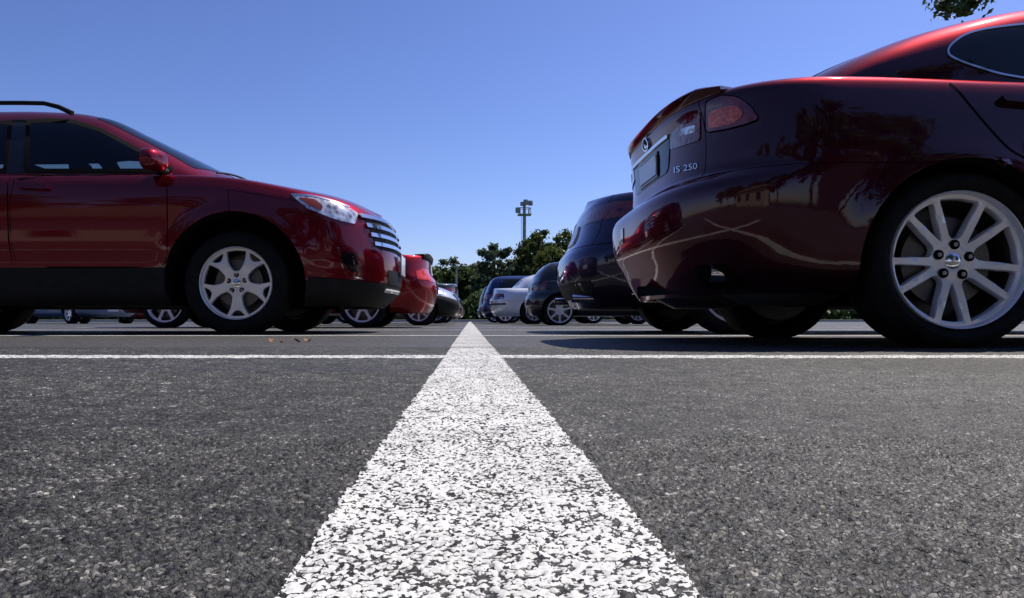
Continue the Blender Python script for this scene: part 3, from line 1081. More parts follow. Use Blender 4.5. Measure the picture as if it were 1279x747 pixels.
def hatch(L=3.9, W=.85, H=1.42, belt=.93, wheel=('7', .295, .205, .2, 'alloy'), **kw):
    hx = L / 2
    S = dict(L=L, W=W, zb=.19, cowl=hx - .75, lid='tailgate', lid_x=-9, lid_y=.60, bump_r=.58, bump_f=.50,
             zs=[(-hx, belt), (-hx + .6, belt + .01), (0, belt - .02), (hx - 1.0, belt - .05), (hx - .55, .80), (hx - .2, .70), (hx, .60)],
             crown=[(-hx, .02), (0, .04), (hx - .9, .08), (hx, .03)],
             side=[(.19, .10), (.27, .05), (.4, .025), (.55, .008), (.68, .006), (.8, .03), (.88, .06), (.91, .10)],
             rear=[(.19, .12), (.30, .04), (.42, .0), (.53, .006), (.58, .04), (.64, .075), (.80, .09), (belt, .12)],
             front=[(.19, .10), (.30, .02), (.42, 0), (.50, .01), (.56, .04), (.60, .10)],
             wx=(-hx + .72, hx - .74), Ra=.335, zw=.29, wheel=wheel,
             roof=[(-hx + .11, belt - .02), (-hx + .16, belt + .10), (-hx + .30, H - .15), (-hx + .46, H - .05), (-hx + .9, H - .01), (0, H), (.35, H - .04), (.75, H - .2), (hx - .68, .92)],
             wb=[(-hx + .1, .66), (-hx + .6, .74), (0, .76), (hx - .68, .72)],
             bow=[(-hx + .1, -.12), (-.3, 0), (.3, .04), (hx - .68, .2)],
             tumble=.34, screen=(.42, hx - .80), backlight=(-hx + .36, -hx + .17),
             windows=[(-hx + .55, -.10), (-.04, hx - 1.02)], seams=[-hx + 1.0, -.07, hx - .95], handles=[-.3], mirror=hx - 1.18,
             plate_r=.74, plate_f=.40, grille=(.46, .58, .28),
             lamps=[([(-hx + .14, .66), (-hx + .34, .72), (-hx + .36, .88), (-hx + .15, .88)], 'lens_red', 'taillight', ray_side(1)),
                    ([(hx - .55, .66), (hx - .24, .56), (hx - .22, .64), (hx - .55, .74)], 'lens_clear', 'headlight', ray_side(1))])
    S.update(kw)
    return S

# ================================================================== the maroon saloon on the right
def text_mesh(name, body, quad, ray, surf, mat, parent, off=.005):
    cu = bpy.data.curves.new('lettering', 'FONT')
    cu.body = body; cu.size = 1.0; cu.resolution_u = 3
    to = bpy.data.objects.new('lettering', cu)
    COL.objects.link(to)
    bpy.context.view_layer.update()
    me = bpy.data.meshes.new_from_object(to.evaluated_get(bpy.context.evaluated_depsgraph_get()))
    bpy.data.objects.remove(to); bpy.data.curves.remove(cu)
    xs = [v.co.x for v in me.vertices]; ys = [v.co.y for v in me.vertices]
    x0, x1, y0, y1 = min(xs), max(xs), min(ys), max(ys)
    A, B, C, D = [Vector(q) for q in quad]      # bottom-left, bottom-right, top-right, top-left
    vv = []
    for v in me.vertices:
        s = (v.co.x - x0) / (x1 - x0); t = (v.co.y - y0) / (y1 - y0)
        p = (A * (1 - s) + B * s) * (1 - t) + (D * (1 - s) + C * s) * t
        loc, n = surf.hit(*ray(p.x, p.y))
        vv.append((loc + n * off, loc))
    ff = [list(p.vertices) for p in me.polygons]
    n = len(vv)
    cnt = {}
    for f in ff:
        for a, b in zip(f, f[1:] + f[:1]): cnt[(a, b)] = 1
    fa = [f[:] for f in ff]
    for (a, b) in cnt:
        if (b, a) not in cnt: fa.append([b, a, a + n, b + n])
    bpy.data.meshes.remove(me)
    o = mesh(name, [p[0] for p in vv] + [p[1] for p in vv], fa, mat, parent, smooth=False)
    return o

LX = (2.97, 3.44, 0.0)
Sx = sedan(wheel=('pair5', .324, .249, .235, 'alloy'), wx=(-1.216, 1.514), hmat=M['maroon'],
           windows=[], handles=[], seams=[], flare=.02, tumble=.21, sect=(11, 4.4), H=1.392,
           rear=[(.20, .205), (.28, .155), (.36, .115), (.43, .078), (.50, .068), (.565, .066), (.60, .074), (.63, .10), (.65, .15), (.675, .172), (.80, .180), (.90, .172), (.96, .160), (.985, .180)], rq=(.50, 2.25, 3.5))
lex = build_car('sedan', Sx, LX, 0, M['maroon'], 'glossy maroon sedan nearest on the right, pair-spoked alloy wheels, tail towards the line', hero=True, group=None)
lr = lex['root']
ph = ray_photo(lr)
finish_generic(lex, rear_plate=False, hero=True, side=False, lights=False)
# side glass: surveyed near side, mirrored to the far side
gl = [(1182, 66), (1190, 53), (1212, 41), (1250, 33), (1320, 27), (1400, 28), (1440, 33), (1440, 114), (1340, 107), (1262, 97), (1225, 88), (1192, 76)]
w1, w2 = patch('side_window', gl, ph, lex['cabin'], M['glass'], lr, .003, .006, 9, 1, mirror=True)
strip_pts = [(1440, 112), (1340, 105.5), (1262, 95.5), (1225, 86), (1193, 74.5), (1183.5, 66), (1190, 54.5), (1212, 42), (1250, 34.5), (1320, 28.5), (1400, 29.5), (1440, 34)]
t1, t2 = strip('window_trim', smooth_line(strip_pts, 66), 2.3, ph, lex['cabin'], M['chrome'], lr, .007, 6, mirror=True)
for s_ in (1, -1):
    patch('front_side_window', [(.08, 1.0), (.9, .98), (.62, 1.22), (.3, 1.30), (.08, 1.31)], ray_side(s_), lex['cabin'], M['glass'], lr, .003, .006, .05, 1)
# doors' shut lines
for o in strip('rear_door_seam', smooth_line([(1186, 104), (1197, 114), (1216, 137), (1240, 165), (1262, 187), (1284, 200), (1310, 222), (1326, 262), (1332, 320), (1335, 352)], 60), 2.4, ph, lex['body'], M['dark_hole'], lr, .0012, 5, mirror=True): pass
for s_ in (1, -1):
    strip('front_door_seam', [(.06, .26), (.05, .9)], .007, ray_side(s_), lex['body'], M['dark_hole'], lr, .0012, .05)
patch('door_handle', [(1246, 122), (1330, 128), (1330, 137), (1250, 130)], ph, lex['body'], M['maroon'], lr, .024, .01, 5, 2, mirror=True)
# lamps
tl = [(882, 127), (902, 119), (922, 121), (938, 132), (949, 149), (931, 156), (905, 162.5), (882, 166)]
a_, b_ = patch('taillight', tl, ph, lex['body'], M['lens_red'], lr, .005, .008, 4, 2, mirror=True, den=5)
for k, q in enumerate((a_, b_)):
    sg = 1 if k == 0 else -1
amb = [(886, 140), (905, 134), (921, 132), (931, 143), (917, 155), (903, 158), (886, 161)]
c_, d_ = patch('turn_signal', amb, ph, lex['body'], M['lens_amber'], lr, .0075, .002, 4, 2, mirror=True, den=5)
c_.parent = a_; d_.parent = b_
for o, d in zip(strip('lamp_gap', chaikin(densify(tl, 20), 2) + [chaikin(densify(tl, 20), 2)[0]], 1.3, ph, lex['body'], M['dark_hole'], lr, .0056, 4, mirror=True, thick=.002), (a_, b_)): o.parent = d
tl2 = [(838, 169), (853, 151), (875, 139), (875, 175), (857, 181), (838, 187)]
e_, f_ = patch('trunk_taillight', tl2, ph, lex['body'], M['lens_red'], lr, .005, .008, 3, 1, mirror=True, den=5)
rv = [(852, 161), (870, 156), (870, 165), (852, 170)]
g_, h_ = patch('reversing_lamp', rv, ph, lex['body'], M['lens_clear'], lr, .0075, .002, 3, 1, mirror=True)
g_.parent = e_; h_.parent = f_
# plate recess, plate, emblem, lettering
rear = ray_rear
patch('plate_recess', [(-.30, .745), (.30, .745), (.33, .895), (-.33, .895)], rear, lex['body'], M['gloss_black'], lr, .003, .006, .05, 1)
patch('rear_licence_plate', [(-.155, .765), (.155, .765), (.155, .855), (-.155, .855)], rear, lex['body'], M['plate'], lr, .014, .004, .06, 0)
patch('plate_frame', [(-.168, .752), (.168, .752), (.168, .868), (-.168, .868)], rear, lex['body'], M['gloss_black'], lr, .009, .004, .06, 0)
patch('trunk_garnish', [(-.33, .888), (.33, .888), (.33, .903), (-.33, .903)], rear, lex['body'], M['chrome'], lr, .012, .004, .05, 0)
emo = [(.052 * math.cos(2 * PI * k / 28), .938 + .030 * math.sin(2 * PI * k / 28)) for k in range(28)]
emi = [(.043 * math.cos(2 * PI * k / 28), .938 + .023 * math.sin(2 * PI * k / 28)) for k in range(28)]
patch('emblem', emo, rear, lex['body'], M['chrome'], lr, .010, .002, .02, 0, holes=[emi])
patch('emblem_letter', [(.018, .957), (.028, .957), (-.008, .929), (-.040, .929), (-.036, .922), (.012, .922)], rear, lex['body'], M['chrome'], lr, .010, .002, .02, 0)
text_mesh('badge', 'IS', [(843, 216.6), (850.5, 215), (850.5, 207.2), (843, 208.6)], ph, lex['body'], M['chrome'], lr)
text_mesh('badge', '250', [(855, 214.2), (872, 211), (872, 203.4), (855, 206.4)], ph, lex['body'], M['chrome'], lr)
patch('rear_reflector', [(776, 288), (779, 285), (779, 304), (776, 308)], ph, lex['body'], M['lens_red'], lr, .004, .004, 3, 0)
# tail pipes in dark cut-outs of the bumper
for s_ in (1, -1):
    patch('exhaust_cutout', [(s_ * .57, .225), (s_ * .73, .225), (s_ * .71, .315), (s_ * .59, .315)], rear, lex['body'], M['dark_hole'], lr, .003, .004, .04, 2)
    bm = bmesh.new()
    pp = [(-2.05, s_ * .655, .282), (-1.95, s_ * .65, .278), (-1.8, s_ * .55, .275)]
    bm_tube(bm, pp, .036, 20, False)
    bm_tube(bm, pp, .031, 20, False)
    obj_bm('exhaust_tip', bm, M['chrome'], lr)
    bm = bmesh.new()
    bm_tube(bm, [(-1.95, s_ * .5, .26), (-1.85, s_ * .5, .26), (-1.55, s_ * .5, .26), (-1.45, s_ * .5, .26)], [.05, .10, .10, .05], 14)
    obj_bm('muffler', bm, M['steel'], lr)
bm = bmesh.new()
bm_tube(bm, [(-1.216, -.62, .27), (-1.30, 0, .24), (-1.216, .62, .27)], .035, 10)
bm_tube(bm, [(-1.216, -.6, .2), (-.8, -.45, .2)], .022, 8)
bm_tube(bm, [(-1.216, .6, .2), (-.8, .45, .2)], .022, 8)
obj_bm('rear_suspension', bm, M['under'], lr)
# boot spoiler along the lid's edge
def spoiler(I, ymax, mat, nm='rear_spoiler', up=.030, back=.018, lip=.055):
    pts = []
    cs = [c for c in I['cols'] if c[0] == 'r']
    base = []
    for c in cs:
        p = I['P'](c, 1.0)
        if p[1] <= ymax: base.append(Vector(p))
    line = [Vector((p.x, -p.y, p.z)) for p in reversed(base)] + base[1:]
    vv = []; ff = []
    n = len(line)
    for i, p in enumerate(line):
        d = (line[min(i + 1, n - 1)] - line[max(i - 1, 0)]); d.z = 0; d.normalize()
        o = Vector((-d.y, d.x, 0))
        if o.x > 0: o = -o
        e = min(1, (1 - abs(p.y) / (ymax + .02)) * 6)
        u = up * (.25 + .75 * e); b = back * (.3 + .7 * e)
        for (oo, zz) in ((.012, -lip), (.022 + b * .2, -lip * .6), (.020 + b, u * .75), (.012 + b, u), (-.06, u * .75 + .010), (-.14, .028)):
            vv.append(p + o * oo + Vector((0, 0, zz)))
    for i in range(n - 1):
        for k in range(5):
            a = i * 6 + k
            ff.append([a, a + 6, a + 7, a + 1])
    o = mesh(nm, vv, ff, mat, I['root'], True, 50)
    return o
spoiler(lex, .66, M['maroon'], lip=.02)

# ================================================================== the red sport utility car on the left
hx = 2.34
EX = (-2.92, 5.96, 0.0)
Se = dict(L=4.68, W=.96, zb=.20, cowl=.98, lid='tailgate', lid_x=-9, lid_y=.66, bump_r=.72, bump_f=.82,
          zs=[(-hx, 1.10), (-1.5, 1.12), (-.6, 1.13), (.8, 1.135), (1.15, 1.12), (1.68, 1.035), (2.0, .98), (2.18, .93), (2.34, .90)],
          crown=[(-hx, .02), (.8, .05), (1.2, .075), (1.8, .08), (2.2, .035), (2.34, .02)],
          side=[(.20, .10), (.28, .05), (.40, .035), (.50, .030), (.60, .012), (.74, .004), (.90, .006), (1.02, .025), (1.09, .055), (1.12, .075), (1.13, .12)],
          rear=[(.20, .14), (.3, .05), (.5, 0), (.68, .0), (.75, .05), (.9, .07), (1.1, .12)],
          front=[(.20, .15), (.27, .07), (.36, .01), (.44, 0), (.54, .0), (.68, .02), (.80, .05), (.86, .085), (.90, .15)],
          rq=(.5, 2, 3.4), fq=(.66, 2.0, 2.7), plan=[(-hx, .05), (-1.4, 0), (1.2, 0), (2.34, .06)],
          wx=(-1.54, 1.281), Ra=.49, zw=.365, flare=.022, wheel=('fork5', .368, .257, .245, 'alloy'), wheel_in=.035,
          clad=lambda x: .455 if x < .9 else (.39 if x > 1.6 else .455),
          roof=[(-hx + .10, 1.08), (-hx + .18, 1.28), (-hx + .38, 1.56), (-hx + .62, 1.655), (-1.2, 1.70), (-.5, 1.715), (-.1, 1.70), (.15, 1.655), (.45, 1.522), (.75, 1.38), (1.0, 1.26), (1.25, 1.155)],
          wb=[(-hx + .1, .78), (-1.6, .85), (-.6, .87), (.6, .87), (1.25, .82)],
          bow=[(-hx + .1, -.15), (-.6, 0), (.1, .05), (1.25, .26)],
          tumble=.40, sect=(7, 3), screen=(.12, 1.08), backlight=(-hx + .42, -hx + .18),
          windows=[], seams=[], handles=[], cab_nx=190, cab_ks=46, mirror=.72, plate_r=.85, plate_f=.545, grille=(.63, .885, .60), lamps=[])
suv = build_car('suv', Se, EX, 0, M['red_suv'], 'deep red suv with five spoke alloy wheels and chrome grille, nearest car on the left', hero=True, cat='suv')
sr = suv['root']
pe = ray_photo(sr)
stepx = 8
# doors, proud of the body by a hair, each with its glass and handle
fd = [(20, 218), (206, 216), (208, 232), (208.5, 322), (202, 333), (22, 333), (14, 300), (13, 250)]
rd = [(9, 218), (9, 260), (10, 300), (16, 333), (-190, 333), (-240, 290), (-262, 218)]
dp = {}
for nm, pl in (('front_door', fd), ('rear_door', rd)):
    q = patch(nm, pl, pe, suv['body'], M['red_suv'], sr, .0025, .004, stepx, 1, mirror=True)
    dp[nm] = q
ln = fd + [fd[0]]
for nm, pl in (('front_door', fd), ('rear_door', rd)):
    cl = chaikin(pl, 1); cl = cl + [cl[0]]
    for o, d in zip(strip('door_seam', cl, 2.6, pe, suv['body'], M['dark_hole'], sr, .0008, 6, mirror=True), dp[nm]): o.parent = d
fw = [(33, 150), (60, 148.5), (92, 150), (127, 161), (159, 178), (191, 195), (217, 210), (214, 216), (30, 216)]
rw = [(16, 151), (9, 216), (-175, 216), (-205, 190), (-190, 155)]
for nm, pl in (('front_door', fw), ('rear_door', rw)):
    for o, d in zip(patch('side_window', pl, pe, suv['cabin'], M['tint'], sr, .004, .0005, 4, 2, mirror=True), dp[nm]): o.parent = d
for o, d in zip(patch('pillar_trim', [(14.0, 149.5), (35.0, 149.5), (32.0, 216), (7.0, 216)], pe, suv['cabin'], M['gloss_black'], sr, .0035, .006, stepx, 0, mirror=True), dp['front_door']): o.parent = d
for o, d in zip(strip('window_sill_trim', [(206, 215.5), (100, 216.5), (11, 216.5)], 5.0, pe, suv['body'], M['plastic'], sr, .006, 8, mirror=True), dp['front_door']): o.parent = d
for o, d in zip(patch('door_handle', [(22, 229), (60, 232), (62, 238), (24, 236)], pe, suv['body'], M['red_suv'], sr, .028, .01, 5, 2, mirror=True), dp['front_door']): o.parent = d
for o, d in zip(patch('door_handle', [(-190, 229), (-152, 230), (-152, 236), (-190, 236)], pe, suv['body'], M['red_suv'], sr, .028, .01, 5, 2, mirror=True), dp['rear_door']): o.parent = d
# open the shell behind the side glass, line the cabin and furnish it
def inset(poly, d):
    n = len(poly); ar = sum(poly[i][0] * poly[(i + 1) % n][1] - poly[(i + 1) % n][0] * poly[i][1] for i in range(n))
    sg = 1 if ar > 0 else -1
    out = []
    for i in range(n):
        p0, p1, p2 = Vector(poly[i - 1]), Vector(poly[i]), Vector(poly[(i + 1) % n])
        a = (p1 - p0).normalized(); b = (p2 - p1).normalized()
        na = Vector((-a.y, a.x)) * sg; nb = Vector((-b.y, b.x)) * sg
        m = (na + nb); m.normalize()
        out.append(tuple(p1 + m * (d / max(.5, m.dot(na)))))
    return out
for nm, pl in (('front_door', fw), ('rear_door', rw)):
    sm = chaikin(densify(pl, 9), 2)
    for o, d in zip(patch('window_seal', pl, pe, suv['cabin'], M['under'], sr, .0055, .002, 4, 2, mirror=True, holes=[densify(inset(pl, 5.0), 9)]), dp[nm]): o.parent = d
def see(p):
    q = Vector((p.x + EX[0], -abs(p.y) + EX[1], p.z))
    return VPX + FPX * q.x / q.y, VPY - FPX * (q.z - CAMH) / q.y
IN = [inset(fw, 2.2), inset(rw, 2.2)]
cab = suv['cabin']
keep = []
for f in cab.f:
    c = sum((cab.v[i] for i in f), Vector()) / len(f)
    if abs(c.y) > .35 and any(pip(*see(c), q) for q in IN): continue
    keep.append(f)
for ch in list(sr.children):
    if ch.name.split('.')[0] == 'roof': bpy.data.objects.remove(ch)
rf = mesh('roof', cab.v, keep, M['red_suv'], sr)
if len(rf.data.vertices) == len(cab.n): rf.data.normals_split_custom_set_from_vertices([tuple(n) for n in cab.n])
mesh('headliner', [v - n * .012 for v, n in zip(cab.v, cab.n)], [f[::-1] for f in keep], M['cloth'], sr)
for (sx, sy) in ((-.42, .40), (-.42, -.40), (-1.38, .42), (-1.38, -.42)):
    bm = bmesh.new(); bm_box(bm, (sx, sy, 1.02), (.14, .50, .56), Matrix.Rotation(R_(-12), 3, 'Y'), .05, 3)
    st = obj_bm('seat', bm, M['cloth'], sr)
    bm = bmesh.new(); bm_box(bm, (sx - .09, sy, 1.41), (.10, .27, .18), Matrix.Rotation(R_(-8), 3, 'Y'), .04, 3)
    bm_tube(bm, [(sx - .07, sy - .06, 1.25), (sx - .09, sy - .06, 1.38)], .008, 6); bm_tube(bm, [(sx - .07, sy + .06, 1.25), (sx - .09, sy + .06, 1.38)], .008, 6)
    obj_bm('headrest', bm, M['cloth'], st)
bm = bmesh.new()
ringp = [(.42 + .05 * math.sin(2 * PI * k / 24), .40 + .18 * math.cos(2 * PI * k / 24), 1.08 + .17 * math.sin(2 * PI * k / 24)) for k in range(25)]
bm_tube(bm, ringp, .014, 8, False); obj_bm('steering_wheel', bm, M['plastic'], sr)
# lamps
hl = [(364, 244), (386, 246), (410, 251), (436, 260), (447, 267), (443, 280), (425, 276), (410, 271), (383, 260)]
ha, hb = patch('headlight', hl, pe, suv['body'], M['lens_clear'], sr, .005, .010, 4, 1, mirror=True)
am, bm2 = patch('turn_signal', [(372, 247), (392, 249), (403, 257), (401, 264), (386, 257)], pe, suv['body'], M['lens_orange'], sr, .0075, .002, 4, 1, mirror=True)
am.parent = ha; bm2.parent = hb
bz, bz2 = strip('headlight_bezel', smooth_line([(364, 243.5), (386, 245), (410, 250), (436, 259)], 18), 2.0, pe, suv['body'], M['chrome'], sr, .008, 4, mirror=True)
bz.parent = ha; bz2.parent = hb
patch('fog_lamp', [(426, 314), (444, 316), (449, 341), (436, 338), (428, 328)], pe, suv['body'], M['gloss_black'], sr, .003, .006, 4, 1, mirror=True)
strip('fog_lamp_trim', smooth_line([(422.5, 309), (426, 328), (433, 342), (454, 349)], 18), 1.6, pe, suv['body'], M['chrome'], sr, .006, 4, mirror=True)
for k, z in enumerate((.665, .73, .795, .86)):
    w_ = .63 + .02 * k
    patch('grille_bar', [(-w_, z - .015), (w_, z - .015), (w_, z + .013), (-w_, z + .013)], ray_front, suv['body'], M['chrome'], sr, .022, .004, .05, 0)
patch('lower_intake', [(-.42, .375), (.42, .375), (.46, .485), (-.46, .485)], ray_front, suv['body'], M['plastic'], sr, .004, .006, .05, 1)
patch('chin_trim', [(-.45, .315), (.45, .315), (.45, .345), (-.45, .345)], ray_front, suv['body'], M['chrome'], sr, .008, .004, .05, 1)
finish_generic(suv, front_plate=False, rear_plate=True, hero=True, side=False, lights=False)
bm = bmesh.new()
bm_box(bm, (2.365, 0, .545), (.012, .31, .16), bev=.004)
obj_bm('front_licence_plate', bm, M['plate'], sr)
for s_ in (1, -1):
    patch('taillight', [(-2.27, .80), (-2.0, .84), (-1.98, 1.0), (-2.22, 1.02)], ray_side(s_), suv['body'], M['lens_red'], sr, .004, .008, .05, 2)
# roof rails
for s_ in (1, -1):
    bm = bmesh.new()
    def rz_(x): return suv['zt'](x)
    zr = 1.712
    pts = [(-1.98, s_ * .63, 1.60), (-1.85, s_ * .625, 1.66), (-1.6, s_ * .62, zr - .015)] + [(x, s_ * .615, zr) for x in (-1.2, -.8, -.4)] + [(-.24, s_ * .615, zr - .003), (-.13, s_ * .615, zr - .03), (-.03, s_ * .61, 1.635)]
    bm_tube(bm, pts, [.016] * (len(pts) - 2) + [.018, .02], 10)
    obj_bm('roof_rail', bm, M['plastic'], sr)
# wipers lying at the foot of the windscreen
for y0 in (-.55, .15):
    bm = bmesh.new()
    ps = []
    for k in range(8):
        y = y0 - .1 + .55 * k / 7
        loc, n = suv['all'].hit(Vector((1.16 - .17 * (y / .8) ** 2 - .02 * k / 7 * 3, y, 4)), Vector((0, 0, -1)))
        ps.append(loc + n * .022)
    bm_tube(bm, ps, .008, 6)
    obj_bm('wiper', bm, M['plastic'], sr)
bm = bmesh.new()
bm_box(bm, (1.281, 0, .30), (.10, 1.3, .07), bev=.02)
bm_tube(bm, [(1.281, -.72, .36), (1.281, .72, .36)], .03, 10)
bm_tube(bm, [(-1.54, -.72, .34), (-1.54, .72, .34)], .04, 10)
obj_bm('axle', bm, M['under'], sr)

# ================================================================== the other parked cars
GL, GR = 'cars parked left of the white line', 'cars parked right of the white line'
def put(name, S, px_end, Ynear, rz, paint_, label, group, cat='car', **kw):
    """px_end: the X (m) of the end facing the middle line"""
    hx = S['L'] / 2
    X = px_end + (hx if group == GR else -hx)
    I = build_car(name, S, (X, Ynear + S['W'], 0), rz, M[paint_], label, cat, group)
    finish_generic(I, **kw)
    return I
# right row: tails to the line
b2 = put('sedan', sedan(L=4.7, W=.91, H=1.46, deck=1.06, wheel=('5', .325, .235, .225, 'alloy'), wx=(-1.19, 1.55),
                       rear=[(.20, .14), (.30, .06), (.45, .0), (.58, .0), (.68, .06), (.76, .11), (.9, .15), (1.0, .19), (1.06, .23)],
                       lamps=[([(-2.20, .86), (-1.86, .88), (-1.80, .98), (-2.05, 1.0), (-2.18, .97)], 'lens_red', 'taillight', ray_side(1)),
                              ([(1.75, .66), (2.07, .56), (2.07, .64), (1.75, .74)], 'lens_clear', 'headlight', ray_side(1)),
                              ([(.28, .86), (.66, .87), (.66, .97), (.28, .95)], 'lens_red', 'trunk_taillight', ray_rear)]),
         .77, 5.22, 0, 'violet', 'dark violet blue sedan tail just behind the maroon sedan', GR, side=True)
for s_ in (1, -1):
    bm = bmesh.new()
    bm_tube(bm, [(-2.33, s_ * .55, .27), (-1.9, s_ * .55, .27)], .035, 14, False)
    bm_tube(bm, [(-2.33, s_ * .55, .27), (-1.9, s_ * .55, .27)], .031, 14, False)
    obj_bm('exhaust_tip', bm, M['chrome'], b2['root'])
patch('bumper_insert', [(-.6, .27), (.6, .27), (.7, .40), (-.7, .40)], ray_rear, b2['body'], M['plastic'], b2['root'], .004, .006, .08, 1)
b3 = put('hatchback', hatch(L=3.8, W=.84, H=1.27, belt=.84, wheel=('7', .29, .235, .2, 'alloy'), wx=(-1.30, 1.16)), 1.10, 13.6, 0, 'black_paint',
         'small black hatchback with pale ringed wheels, next to the pale silver sedan', GR)
b4 = put('sedan', sedan(L=4.4, W=.85, H=1.38, deck=.88, wheel=('10', .31, .21, .2, 'alloy_grey'), zs=[(-2.2, .87), (-1.0, .88), (.2, .88), (.95, .86), (1.45, .80), (1.9, .70), (2.2, .62)],
                       side=[(.20, .10), (.3, .04), (.5, .012), (.66, .006), (.78, .022), (.82, .05), (.86, .075), (.88, .11)],
                       lamps=[([(-2.10, .62), (-1.86, .62), (-1.86, .76), (-2.10, .76)], 'lens_red', 'taillight', ray_side(1)),
                              ([(1.6, .62), (1.92, .56), (1.92, .64), (1.6, .70)], 'lens_clear', 'headlight', ray_side(1)),
                              ([(.40, .62), (.68, .62), (.68, .76), (.40, .76)], 'lens_red', 'trunk_taillight', ray_rear)], bump_r=.58),
         .50, 17.6, 0, 'silver_blue', 'pale silver sedan with boxy trunk facing the line', GR)
strip('bumper_strip', [(-.80, .50), (.80, .50)], .035, ray_rear, b4['body'], M['plastic'], b4['root'], .012, .08)
b5 = put('hatchback', hatch(L=4.1, H=1.46), .34, 21.5, 0, 'blue', 'navy hatchback with tall roof rising behind the pale silver sedan', GR)
b6 = put('sedan', sedan(wheel=('5', .315, .21, .2, 'alloy_grey')), .42, 25.5, 0, 'grey', 'grey sedan beyond the navy hatchback in the right row', GR)
b7 = put('suv', hatch(L=4.3, W=.9, H=1.6, belt=1.02), .30, 29.5, 0, 'black_paint', 'black suv at the far end of the right row', GR, cat='suv')
# left row
a2 = put('sedan', sedan(L=4.42, W=.87, H=1.42, deck=.945, wheel=('7', .31, .232, .21, 'alloy'), wx=(-1.26, 1.30), lid_y=.58, rq=(.40, 2.2, 4.2),
                       lamps=[                              ([(1.6, .62), (1.92, .56), (1.92, .64), (1.6, .70)], 'lens_clear', 'headlight', ray_side(1)),
                              ([(.42, .60), (.70, .62), (.70, .79), (.42, .77)], 'lens_bright', 'trunk_taillight', ray_rear)]),
         -.45, 9.3, PI, 'red', 'bright red sedan with black trunk spoiler, tail sticking out past the red suv', GL)
patch('taillight', [(519, 338), (532, 336), (538, 347), (536, 350), (521, 349)], ray_photo(a2['root']), a2['body'], M['lens_bright'], a2['root'], .006, .008, 3, 1, mirror=True)
spoiler(a2, .62, M['plastic'], up=.045)
a3 = put('sedan', sedan(L=4.3, W=.85, H=1.34, pmats={'front_bumper': M['plastic']}, wheel=('7', .30, .21, .2, 'alloy'), wx=(-1.2, 1.40), bump_f=.46,
                         zs=[(-2.15, .93), (-.8, .92), (.2, .90), (.9, .85), (1.4, .75), (1.85, .64), (2.15, .54)],
                         front=[(.20, .12), (.30, .02), (.40, 0), (.46, .02), (.50, .05), (.54, .11)]), -.20, 13.3, 0, 'silver', 'silver sedan with dark front bumper, nose peeking past the bright red sedan', GL)
a4 = put('sedan', sedan(L=4.4, W=.88, H=1.36, wheel=('5', .315, .21, .2, 'alloy_grey')), -.22, 17.6, PI, 'black_paint', 'black sedan tail beyond the silver sedan nose', GL)
a5 = put('sedan', sedan(wheel=('5', .315, .21, .2, 'alloy_grey')), -.25, 21.8, 0, 'brick_red', 'dull red sedan third beyond the bright red sedan', GL)
a6 = put('hatchback', hatch(L=4.0), -.22, 26.0, 0, 'grey', 'grey hatchback at the far end of the left row', GL)
# another row seen under the red suv
GF = 'cars in the far left row'
def far(name, S, X, Y, rz, p, label, cat='car'):
    I = build_car(name, S, (X, Y, 0), rz, M[p], label, cat, GF)
    finish_generic(I)
far('sedan', sedan(wheel=('7', .31, .215, .21, 'alloy')), -11.75, 21.5, R_(-38), 'mid_blue', 'steel blue sedan seen far under the red suv, headlights facing us')
far('hatchback', hatch(), -11.9, 26.5, R_(-60), 'brick_red', 'dull red hatchback seen far under the red suv, right of the steel blue sedan')
far('sedan', sedan(wheel=('7', .31, .215, .21, 'alloy')), -15.5, 24.0, R_(-60), 'grey', 'grey sedan seen far under the red suv, left of the steel blue sedan')

# ================================================================== ground and markings
def sheet(name, pts, z, mat, kind='structure', parent=None):
    o = mesh(name, [(x, y, z) for x, y in pts], [list(range(len(pts)))], mat, parent, smooth=False)
    if kind: tag(o, kind=kind)
    return o
g = sheet('ground', [(-900, -900), (900, -900), (900, 1500), (-900, 1500)], -.02, M['grass'])
tag(g, 'green grass beyond the car park', 'ground')
ZONES = [(-.46, .54, .17, .62, .0010), (-.92, 1.06, .62, 1.36, .0018), (-1.75, 2.05, 1.36, 2.70, .0044)]
rects = [(-60, 60, -40, .17), (-60, -.46, .17, .62), (.54, 60, .17, .62), (-60, -.92, .62, 1.36), (1.06, 60, .62, 1.36), (-60, -1.75, 1.36, 2.70), (2.05, 60, 1.36, 2.70), (-60, 60, 2.70, 46)]
lv = []; lf = []
for (xa, xb, ya, yb) in rects:
    b0 = len(lv); lv += [(xa, ya, 0), (xb, ya, 0), (xb, yb, 0), (xa, yb, 0)]; lf.append([b0, b0 + 1, b0 + 2, b0 + 3])
lot = mesh('car_park', lv, lf, M['asphalt'], None, smooth=False)
tag(lot, 'dark worn asphalt of the car park', 'pavement', kind='structure')
rb = sheet('road_base', [(-3, 0), (3, 0), (3, 3), (-3, 3)], -.012, M['dark_hole'])
tag(rb, 'dark bed under the asphalt', 'pavement')
def hash2(a, b, k):
    h = (a.astype(np.int64) * 374761393 + b.astype(np.int64) * 668265263 + k * 982451653) & 0x7fffffff
    h = ((h ^ (h >> 13)) * 1274126177) & 0x7fffffff
    h = h ^ (h >> 16)
    return (h & 0xffff) / 65535.0
def vnoise(x, y, sc, k):
    x = x * sc; y = y * sc
    xi = np.floor(x); yi = np.floor(y); fx = x - xi; fy = y - yi
    fx = fx * fx * (3 - 2 * fx); fy = fy * fy * (3 - 2 * fy)
    a = hash2(xi, yi, k); b = hash2(xi + 1, yi, k); c = hash2(xi, yi + 1, k); d = hash2(xi + 1, yi + 1, k)
    return (a * (1 - fx) + b * fx) * (1 - fy) + (c * (1 - fx) + d * fx) * fy
